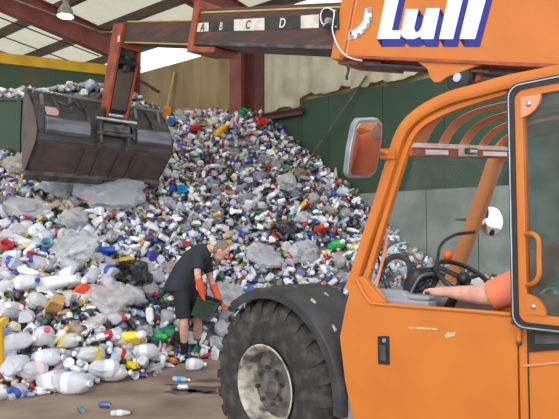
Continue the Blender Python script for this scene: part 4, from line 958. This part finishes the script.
# --- things one can single out, found in the photograph
feat = [
    ('detergent_bottle', 83, 298, 1.35, C(226, 70, 40), 'red-orange and white detergent bottle standing out left of the worker', (.35, .2, .3), C(240, 240, 240), C(240, 240, 240)),
    ('detergent_bottle', 110, 256, 1.3, C(36, 92, 206), 'bright royal blue detergent bottle left of the purple one', (1.4, .2, 1.2), None, C(36, 92, 206)),
    ('detergent_bottle', 152, 262, 1.15, C(82, 40, 160), 'deep purple plastic bottle left of the worker', (.3, .1, 1), None, C(82, 40, 160)),
    ('plastic_bag', 130, 281, 2.1, C(28, 28, 34), 'wide black film bag spread left of the worker', (.7, .1, .4), None, None),
    ('plastic_bag', 286, 236, 1.45, C(24, 24, 30), 'shiny black bag to the right above the worker', (.7, .2, .2), None, None),
    ('carton', 57, 312, 1.7, C(196, 152, 96), 'crumpled tan paper carton among white jugs', (1, .4, .5), None, None),
    ('detergent_bottle', 160, 342, 1.25, C(52, 170, 72), 'bright green bottle near the foot of the heap', (1.4, .3, .6), C(60, 190, 80), C(52, 170, 72)),
    ('milk_jug', 170, 337, 1.2, C(30, 140, 110), 'teal green jug just left of the worker\'s shins', (1.3, 0, 1), None, C(30, 140, 110)),
    ('milk_jug', 148, 358, 1.35, C(220, 220, 226), 'cloudy jug with a red cap at the foot of the heap', (1.5, .1, 1.9), C(222, 50, 60), C(220, 220, 226)),
    ('detergent_bottle', 131, 346, 1.7, C(240, 208, 56), 'large yellow and white bottle at the foot of the heap', (1.2, .4, .9), C(240, 240, 240), C(244, 240, 226)),
    ('milk_jug', 72, 348, 1.3, C(218, 218, 226), 'cloudy jug with a yellow label in the left foreground', (1.3, .2, .9), C(240, 240, 240), C(240, 214, 40)),
    ('milk_jug', 90, 362, 1.45, C(216, 216, 228), 'cloudy jug with yellow label lowest on the slope', (1.4, .1, -.8), C(240, 240, 240), C(240, 214, 40)),
    ('detergent_bottle', 133, 370, 1.0, C(240, 204, 40), 'small yellow bottle lying on the floor edge', (1.5, .3, .4), C(240, 204, 40), C(240, 204, 40)),
    ('plastic_tub', 182, 196, 1.5, C(58, 160, 214), 'sky blue tub above and left of the worker', (.9, .2, .4), None, None),
    ('plastic_tub', 173, 193, 1.2, C(36, 74, 190), 'dark blue tub beside the sky blue one', (.7, .2, 1.4), None, None),
    ('plastic_tub', 261, 128, 1.6, C(214, 50, 36), 'red tub high on the heap below the red column', (1.0, .2, .4), None, None),
    ('detergent_bottle', 222, 135, 1.5, C(232, 168, 44), 'amber yellow bottle near the top of the heap', (.7, .2, 1.4), None, C(232, 168, 44)),
    ('detergent_bottle', 196, 133, 1.4, C(214, 54, 48), 'red bottle near the top left of the heap', (1.4, .2, .4), None, C(214, 54, 48)),
    ('plastic_tub', 243, 101, 1.5, C(36, 150, 90), 'green tub on top of the heap against the tan wall', (.6, .2, .4), None, None),
    ('plastic_tub', 172, 127, 1.5, C(60, 130, 200), 'blue tub at the top of the heap right of the bucket', (.6, .2, .4), None, None),
    ('carton', 167, 118, 1.6, C(224, 140, 52), 'orange carton at the top of the heap beside the bucket', (.6, .2, .4), None, None),
    ('detergent_bottle', 337, 250, 1.35, C(48, 190, 92), 'vivid green bottle right of the black bag', (1.2, .2, .4), None, C(48, 190, 92)),
    ('detergent_bottle', 322, 233, 1.2, C(224, 62, 44), 'vermilion bottle above the green one at the right', (1.2, .2, .4), None, C(224, 62, 44)),
    ('plastic_tub', 8, 254, 1.5, C(204, 60, 70), 'red tub at the far left of the heap', (.5, .2, .4), None, None),
    ('plastic_tub', 48, 250, 1.3, C(120, 190, 214), 'pale turquoise ring-shaped tub at the left', (.9, .0, .4), None, None),
    ('plastic_bag', 113, 200, 4.3, C(178, 188, 204), 'huge grey-blue film sheet draped under the bucket', (.75, .0, .2), None, None),
    ('plastic_bag', 62, 196, 2.3, C(190, 200, 218), 'pale blue film bag below the left end of the bucket', (.7, .1, .9), None, None),
    ('plastic_bag', 33, 214, 2.3, C(206, 200, 212), 'large pale lilac film bag at the left', (.6, .1, .2), None, None),
    ('plastic_bag', 78, 228, 2.0, C(200, 206, 216), 'rounded translucent bag left of centre', (.6, .1, 1.2), None, None),
    ('plastic_bag', 75, 258, 2.7, C(222, 222, 232), 'broad white film bag spread over the left slope', (.75, .1, -.6), None, None),
    ('plastic_bag', 265, 262, 2.3, C(216, 222, 232), 'big white film bag right of the worker\'s head', (.7, .1, .4), None, None),
    ('plastic_bag', 305, 258, 2.0, C(222, 222, 230), 'white film bag below the shiny black bag', (.7, .1, .7), None, None),
    ('plastic_bag', 232, 300, 2.4, C(228, 226, 232), 'white film bag in front of the worker\'s hands', (.7, .1, .7), None, None),
    ('plastic_bag', 288, 188, 1.7, C(214, 218, 226), 'pale bag in the middle of the right slope', (.7, .1, .7), None, None),
    ('plastic_bag', 112, 305, 2.2, C(228, 220, 222), 'pinkish white bag below the wide black film', (.7, .1, .7), None, None),
    ('plastic_bag', 21, 170, 1.9, C(214, 190, 166), 'beige film bag below the green divider wall', (.6, .1, .3), None, None),
    ('detergent_bottle', 60, 290, 1.9, C(240, 240, 246), 'big bright white bottle among the jugs at left', (1.4, .1, 1.3), C(240, 240, 246), C(240, 240, 246)),
    ('milk_jug', 30, 290, 1.5, C(214, 214, 228), 'cloudy jug left of the big white bottle', (1.4, .1, 1.0), None, C(220, 220, 232)),
    ('milk_jug', 45, 345, 1.55, C(232, 226, 230), 'white jug with pink cap in the left foreground', (1.0, .2, .5), C(226, 80, 130), C(236, 232, 236)),
    ('milk_jug', 17, 375, 1.6, C(196, 200, 218), 'large cloudy jug lowest at the left edge', (1.5, .1, .6), C(200, 204, 220), C(206, 210, 226)),
    ('milk_jug', 33, 378, 1.3, C(214, 212, 226), 'cloudy jug with a red and white label at lower left', (1.4, .1, -.7), None, C(226, 170, 170)),
    ('milk_jug', 20, 350, 1.5, C(208, 208, 222), 'cloudy jug above the lowest one at the left', (1.4, .1, 1.7), None, C(214, 214, 228)),
    ('milk_jug', 51, 366, 1.5, C(212, 218, 232), 'cloudy jug with pale blue label in the foreground', (1.5, .1, 1.3), None, C(170, 200, 230)),
    ('milk_jug', 60, 389, 1.6, C(206, 206, 220), 'crushed cloudy jug furthest out on the floor', (1.5, .1, 1.5), C(210, 210, 224), C(206, 206, 220)),
    ('milk_jug', 78, 392, 1.6, C(204, 202, 216), 'flattened cloudy jug beside the furthest one out', (1.5, .1, 1.1), C(210, 210, 224), C(204, 202, 216)),
    ('milk_jug', 104, 376, 1.5, C(210, 208, 222), 'cloudy jug on the floor edge below the yellow bottle', (1.5, .1, -1.2), C(236, 236, 240), C(210, 208, 222)),
    ('milk_jug', 118, 379, 1.4, C(214, 212, 224), 'cloudy jug lying beside the small yellow bottle', (1.5, .1, 1.4), C(236, 236, 240), C(214, 212, 224)),
    ('milk_jug', 10, 318, 1.5, C(212, 214, 226), 'cloudy jug standing out at the left edge', (1.2, .1, .4), None, C(220, 224, 236)),
    ('milk_jug', 2, 345, 1.5, C(150, 190, 216), 'pale blue jug cut by the left edge', (1.3, .1, .4), None, C(140, 186, 214)),
]
def lighten(c_): return tuple(1 - (1 - q) * .5 for q in c_[:3]) + (1,)
for i, (k, px, py, sc, col, lab, rot, capc, labc) in enumerate(feat):
    p = heap_hit(px, py); hgt = {'plastic_bag': .045, 'milk_jug': .06, 'detergent_bottle': .05}.get(k, .05) * sc
    if k in ('milk_jug', 'plastic_bag') and min(col[:3]) > .35: col = lighten(col); labc = lighten(labc) if labc and min(labc[:3]) > .3 else labc
    s3 = (sc, sc, sc * .55) if (k == 'plastic_bag' and sc > 2) else sc
    r_ = Euler(rot)
    if H1(p.x, p.y) < .05: p.z = .0
    add_item(k, p + Vector((0, -.06, hgt + .02)), r_, s3, col, True, lab, cap=capc, lab=labc, var=(0 if k == 'plastic_tub' else i))
    take(p.x, p.y, .062 * sc)
# litter lying on the bare floor
for (k, px, py, sc, col, lab, rot, capc, labc) in (
        ('plastic_bottle', 181, 382, 1.0, C(190, 210, 230), 'clear bottle with a blue label lying on the floor near the stain', (PI / 2, 0, 1.25), C(236, 236, 240), C(60, 150, 210)),
        ('drink_can', 183, 390, 1.0, C(206, 204, 216), 'silver can lying on the floor beside the blue-labelled bottle', (PI / 2, 0, 1.5), None, None),
        ('drink_can', 105, 408, 1.0, C(90, 100, 150), 'blue and silver can lying in the left foreground', (PI / 2, 0, 1.4), None, None),
        ('plastic_bottle', 121, 416, .9, C(230, 230, 236), 'white bottle lying lowest on the bare floor', (PI / 2, 0, 1.7), C(40, 40, 44), C(236, 236, 240)),
        ('drink_can', 81, 412, .9, C(36, 150, 150), 'teal can lying in the left foreground', (PI / 2, 0, .6), None, None),
        ('plastic_bottle', 28, 397, .9, C(170, 176, 200), 'clear bottle with a blue band under the left jugs', (PI / 2, 0, 1.3), C(40, 60, 160), C(70, 90, 170)),
        ('plastic_bottle', 41, 395, .8, C(226, 226, 230), 'small white bottle under the left jugs', (PI / 2, 0, 1.7), C(236, 236, 240), C(236, 236, 240)),
        ('drink_can', 142, 378, 1.0, C(60, 66, 130), 'navy can lying beside the small yellow bottle', (PI / 2, 0, 1.5), None, None),
        ('milk_jug', 196, 370, 1.0, C(226, 224, 230), 'white jug lying at the worker\'s feet', (PI / 2, 0, 1.5), C(236, 236, 240), C(226, 224, 230)),
        ('drink_can', 154, 376, 1.0, C(120, 60, 70), 'dull red can lying at the floor edge', (PI / 2, 0, .4), None, None),
        ('plastic_tub', 134, 379, .8, C(226, 226, 232), 'small white tub lying on the floor edge', (PI / 2, 0, .9), None, None)):
    g = ground(px, py); rad = {'plastic_bottle': .034, 'drink_can': .034, 'milk_jug': .078, 'plastic_tub': .06}[k] * sc
    add_item(k, g + Vector((0, 0, rad)), Euler(rot), sc, col, True, lab, cap=capc, lab=labc, var=0); take(g.x, g.y, rad)

# --- the countable rest: individuals nearest the eye, by kind
LIM = {'milk_jug': 250, 'plastic_bottle': 295, 'detergent_bottle': 220, 'drink_can': 270, 'plastic_tub': 250, 'plastic_bag': 270, 'carton': 70}
ZA_ = {'milk_jug': 50, 'plastic_bag': 17, 'detergent_bottle': 10, 'plastic_tub': 10, 'plastic_bottle': 16, 'drink_can': 5, 'carton': 3}
ZB_ = {'plastic_bottle': 26, 'drink_can': 18, 'plastic_tub': 16, 'plastic_bag': 14, 'detergent_bottle': 13, 'milk_jug': 9, 'carton': 4}
RAD = {'milk_jug': .085, 'plastic_bag': .095, 'detergent_bottle': .075, 'plastic_tub': .06, 'plastic_bottle': .055, 'drink_can': .05, 'carton': .07}
UPC = {'plastic_bottle': [('clear', C(206, 210, 222), 8), ('pale blue', C(176, 196, 224), 2), ('green', C(66, 120, 84), 1.6), ('brown', C(106, 76, 60), 2), ('dark', C(58, 56, 62), 2)],
       'drink_can': [('silver', C(190, 192, 200), 6), ('red', C(160, 56, 58), 1.3), ('blue', C(74, 90, 146), 1.5), ('green', C(70, 110, 80), 1.4), ('gold', C(176, 150, 106), 1.4), ('black', C(44, 44, 50), 2.5)],
       'plastic_tub': [('white', C(240, 240, 242), 6), ('cream', C(214, 198, 170), 3), ('pale blue', C(170, 196, 226), 1), ('black', C(36, 36, 40), 2), ('red', C(190, 60, 56), .5)],
       'plastic_bag': [('white', C(236, 236, 242), 6), ('grey', C(196, 196, 208), 6), ('pink', C(222, 204, 206), 1.2), ('beige', C(200, 180, 156), 2), ('black', C(34, 34, 40), 1.2)]}
cand = []; POOL = []
while len(cand) < 12000:
    x, y = random.uniform(-8, 4.8), random.uniform(5.9, 15.4)
    if not inside(np.array(x), np.array(y), .17): continue
    h = H1(x, y)
    if h < -.02: continue
    px, py = project((x, y, h + .05))
    if px < -12 or px > 520 or (px > 345 and py > 320): continue
    if abs(y - 10.75) < .24 and x < -3.25: continue
    if 34 < px < 163 and 106 < py < 174: continue                  # hidden by the bucket
    if y > 10.78 and x < -3.2 and py > 99: continue                # hidden by the divider wall
    if 235 < px < 345 and py > 308: continue                       # hidden by the front wheel
    if nf.x - .3 < x < ff.x + .3 and 7.4 < y < 8.75: continue      # where the worker stands
    if any((x - a_) ** 2 + (y - b_) ** 2 < .25 ** 2 for a_, b_ in MEN): continue
    cand.append((x, y, h))
for (x, y, h) in cand:
    front = y < 9.2 and x < -.6
    tbl = ZA_ if front else ZB_
    k = random.choices(list(tbl), list(tbl.values()))[0]
    if COUNT.get(k, 0) >= LIM[k]: continue
    sc = random.uniform(1.0, 1.5) if front else random.uniform(.7, 1.12)
    if k == 'plastic_bag': sc *= random.choice((.8, 1, 1.3))
    r = RAD[k] * sc * .82
    if not inside(np.array(x), np.array(y), .1 + RAD[k] * sc * 1.3): continue
    if not free(x, y, r): continue
    take(x, y, r)
    nm, col, _ = pick(COLS[k] if front or k not in UPC else UPC[k])
    v = random.uniform(.88, 1.05); col = (col[0] * v, col[1] * v, col[2] * v, 1)
    rot = lying() if k != 'plastic_bag' else Euler((random.gauss(.5, .4), random.gauss(0, .4), random.uniform(-PI, PI)))
    z = max(h, 0) + RAD[k] * sc * (.35 if k != 'plastic_bag' else .3) + random.uniform(0, .02)
    big = 'large' if sc > (1.3 if front else .98) else ('small' if sc < (1.15 if front else .84) else 'medium')
    o = add_item(k, Vector((x, y, z)), rot, sc, col, y < 9.6 and k in ('milk_jug', 'plastic_bottle', 'detergent_bottle', 'drink_can'), 'x', f'{nm} {WORDS[k]}s in the heap')
    POOL.append((o, f'{big} {nm} {WORDS[k]}', project((x, y, z)), y > 10.78 and x < -3.2))
# every label says where its thing lies, by the nearest thing one can find in the picture
LM = [("the worker's head", 222, 250), ("the worker's back", 176, 272), ("the worker's shins", 190, 340), ("the worker's hands", 214, 302), ('the bright blue bottle', 110, 256), ('the purple bottle', 152, 262), ('the black film bag', 130, 281),
      ('the shiny black bag', 286, 236), ('the big white bottle', 60, 290), ('the red-orange bottle', 83, 298), ('the huge film sheet', 113, 200), ('the lilac film bag', 33, 214), ('the sky blue tub', 182, 196), ('the high red tub', 261, 128),
      ('the amber bottle', 222, 135), ('the vivid green bottle', 337, 250), ('the vermilion bottle', 322, 233), ('the side mirror', 365, 150), ('the yellow-labelled jugs', 82, 355), ('the large yellow bottle', 131, 346), ('the red-capped jug', 148, 358),
      ('the pale blue edge jug', 2, 345), ('the far left red tub', 8, 254), ("the bucket's right end", 165, 150), ("the bucket's left end", 25, 170), ('the pale middle bag', 288, 188), ('the tyre fender', 285, 290), ('the steering wheel', 440, 260), ('the hand rail', 382, 245),
      ('the boom head', 112, 92), ('the divider wall', 12, 92), ('the top of the bucket', 60, 90), ('the yellow pole', 158, 100), ('the beige film bag', 21, 170), ('the high red bottle', 196, 133), ('the column foot', 240, 112), ('the dark leaning pole', 315, 160), ('the pinkish bag', 112, 305), ('the rounded bag', 78, 228), ('the bag by the gloves', 245, 285)]
def where(px, py):
    nm, lx, ly = min(LM, key=lambda q: (q[1] - px) ** 2 + (q[2] - py) ** 2)
    dx, dy = px - lx, py - ly
    d = 'just' if math.hypot(dx, dy) < 17 else 'further'
    if abs(dx) > 2.2 * abs(dy): w = 'left of' if dx < 0 else 'right of'
    elif abs(dy) > 2.2 * abs(dx): w = 'above' if dy < 0 else 'below'
    else: w = ('above' if dy < 0 else 'below') + (' and left of' if dx < 0 else ' and right of')
    return f'{d} {w} {nm}'
BYL = {}
for o, nm, (px, py), back in POOL: BYL.setdefault(nm + ' ' + where(px, py), []).append((px, o))
for lab_, lst in BYL.items():
    lst.sort(key=lambda q: q[0]); n = len(lst)
    for i, (_, o) in enumerate(lst):
        o['label'] = lab_ if n == 1 or n > 3 else lab_ + (', ' + (('left one', 'right one') if n == 2 else ('left one', 'middle one', 'right one'))[i])

# --- the rest of the heap: small crushed pieces nobody could count, one object
def tri(vf):
    V = np.array([tuple(p) for p in vf[0]]); T_ = []
    for f in vf[1]:
        for i in range(1, len(f) - 1): T_.append((f[0], f[i], f[i + 1]))
    return V, np.array(T_)
small = [tri(crumple(lathe([(0, 0), (.03, 0), (.033, .06), (.031, .12), (.013, .18), (.012, .2), (0, .2)], 7), .012, 12, 2)),
         tri(crumple(lathe([(0, 0), (.033, 0), (.033, .11), (0, .11)], 8), .01, 14, 4)),
         tri(crumple(ball((0, 0, 0), (.06, .045, .03), 7, 5), .025, 16, 5)),
         tri(crumple(ball((0, 0, 0), (.05, .05, .02), 7, 4), .02, 18, 8)),
         tri(lathe([(0, .01), (.03, .01), (.033, 0), (0, 0)], 9)),
         tri(crumple(box((0, 0, 0), (.09, .06, .03)), .02, 12, 6)),
         tri(crumple(lathe([(0, 0), (.04, 0), (.055, .08), (.05, .08), (.037, .008), (0, .008)], 8), .01, 12, 9))]
scol = [(C(244, 244, 248), 14), (C(216, 219, 228), 10), (C(176, 178, 190), 6), (C(110, 108, 116), 4), (C(56, 52, 56), 5), (C(104, 80, 68), 3), (C(200, 176, 146), 3), (C(186, 44, 44), 1.4), (C(52, 84, 170), 2.2),
        (C(52, 126, 78), 1.8), (C(226, 186, 60), 1.1), (C(110, 96, 150), 1.4), (C(224, 128, 60), .7), (C(222, 180, 190), 1.2)]
scol += [(C(128, 118, 98), 1), (C(92, 96, 78), 1), (C(160, 156, 176), 2)]
UPW = [6, 9, 9, 7, 9, 5, 3, 1.2, 1.8, 2.2, 1.2, 1.6, .7, .8, 4, 3, 6]      # the finer, dingier mix higher up
VV, TT, CC = [], [], []; base = 0
NS = 15000; made = 0
sx = rng.uniform(-8.1, 5.1, NS * 3); sy = rng.uniform(5.8, 16, NS * 3)
ht_ = H(sx, sy); good = inside(sx, sy, .05) & (ht_ > -.02) & ~((np.abs(sy - 10.75) < .14) & (sx < -3.3))
sx, sy, ht_ = sx[good][:NS], sy[good][:NS], ht_[good][:NS]
cw = np.array([c[1] for c in scol]); ci = rng.choice(len(scol), len(sx), p=cw / cw.sum())
cu = np.array(UPW); up_ = (ht_ > 1.6) & (sx > -4.5); ci = np.where(up_, rng.choice(len(scol), len(sx), p=cu / cu.sum()), ci); vi = rng.choice(len(small), len(sx), p=[.24, .17, .2, .14, .07, .1, .08])
for k in range(len(sx)):
    V, T_ = small[vi[k]]
    R_ = np.array(Euler(tuple(rng.uniform(-PI, PI, 3))).to_matrix()); s_ = rng.uniform(.75, 1.35)
    P = (V - V.mean(0)) @ R_.T * s_ + np.array([sx[k], sy[k], max(ht_[k], .02) + rng.uniform(-.05, .06)])
    P[:, 2] = np.maximum(P[:, 2], .004)
    VV.append(P); TT.append(T_ + base); base += len(P)
    c_ = np.array(scol[ci[k]][0]) * rng.uniform(.8, 1.08); c_[3] = 1; CC.append(np.repeat(c_[None], len(P), 0))
VV = np.concatenate(VV); TT = np.concatenate(TT); CC = np.concatenate(CC)
me = bpy.data.meshes.new('small_recyclables'); me.vertices.add(len(VV)); me.vertices.foreach_set('co', VV.ravel())
me.loops.add(TT.size); me.loops.foreach_set('vertex_index', TT.ravel().astype(np.int32))
me.polygons.add(len(TT)); me.polygons.foreach_set('loop_start', np.arange(0, TT.size, 3, dtype=np.int32)); me.polygons.foreach_set('loop_total', np.full(len(TT), 3, dtype=np.int32))
me.update(calc_edges=True)
at_ = me.color_attributes.new('tint', 'FLOAT_COLOR', 'POINT'); at_.data.foreach_set('color', CC.ravel())
SM = bpy.data.materials.new('mixed_small_plastics'); SM.use_nodes = True; _n = SM.node_tree.nodes
_a = _n.new('ShaderNodeAttribute'); _a.attribute_name = 'tint'; SM.node_tree.links.new(_a.outputs['Color'], _n['Principled BSDF'].inputs['Base Color']); _n['Principled BSDF'].inputs['Roughness'].default_value = .35
me.materials.append(SM)
so = tag(obj('small_recyclables', me, SM), 'countless small crushed bottles, cans and scraps covering the heap', 'recyclables'); so['kind'] = 'stuff'
print('COUNTS', COUNT)
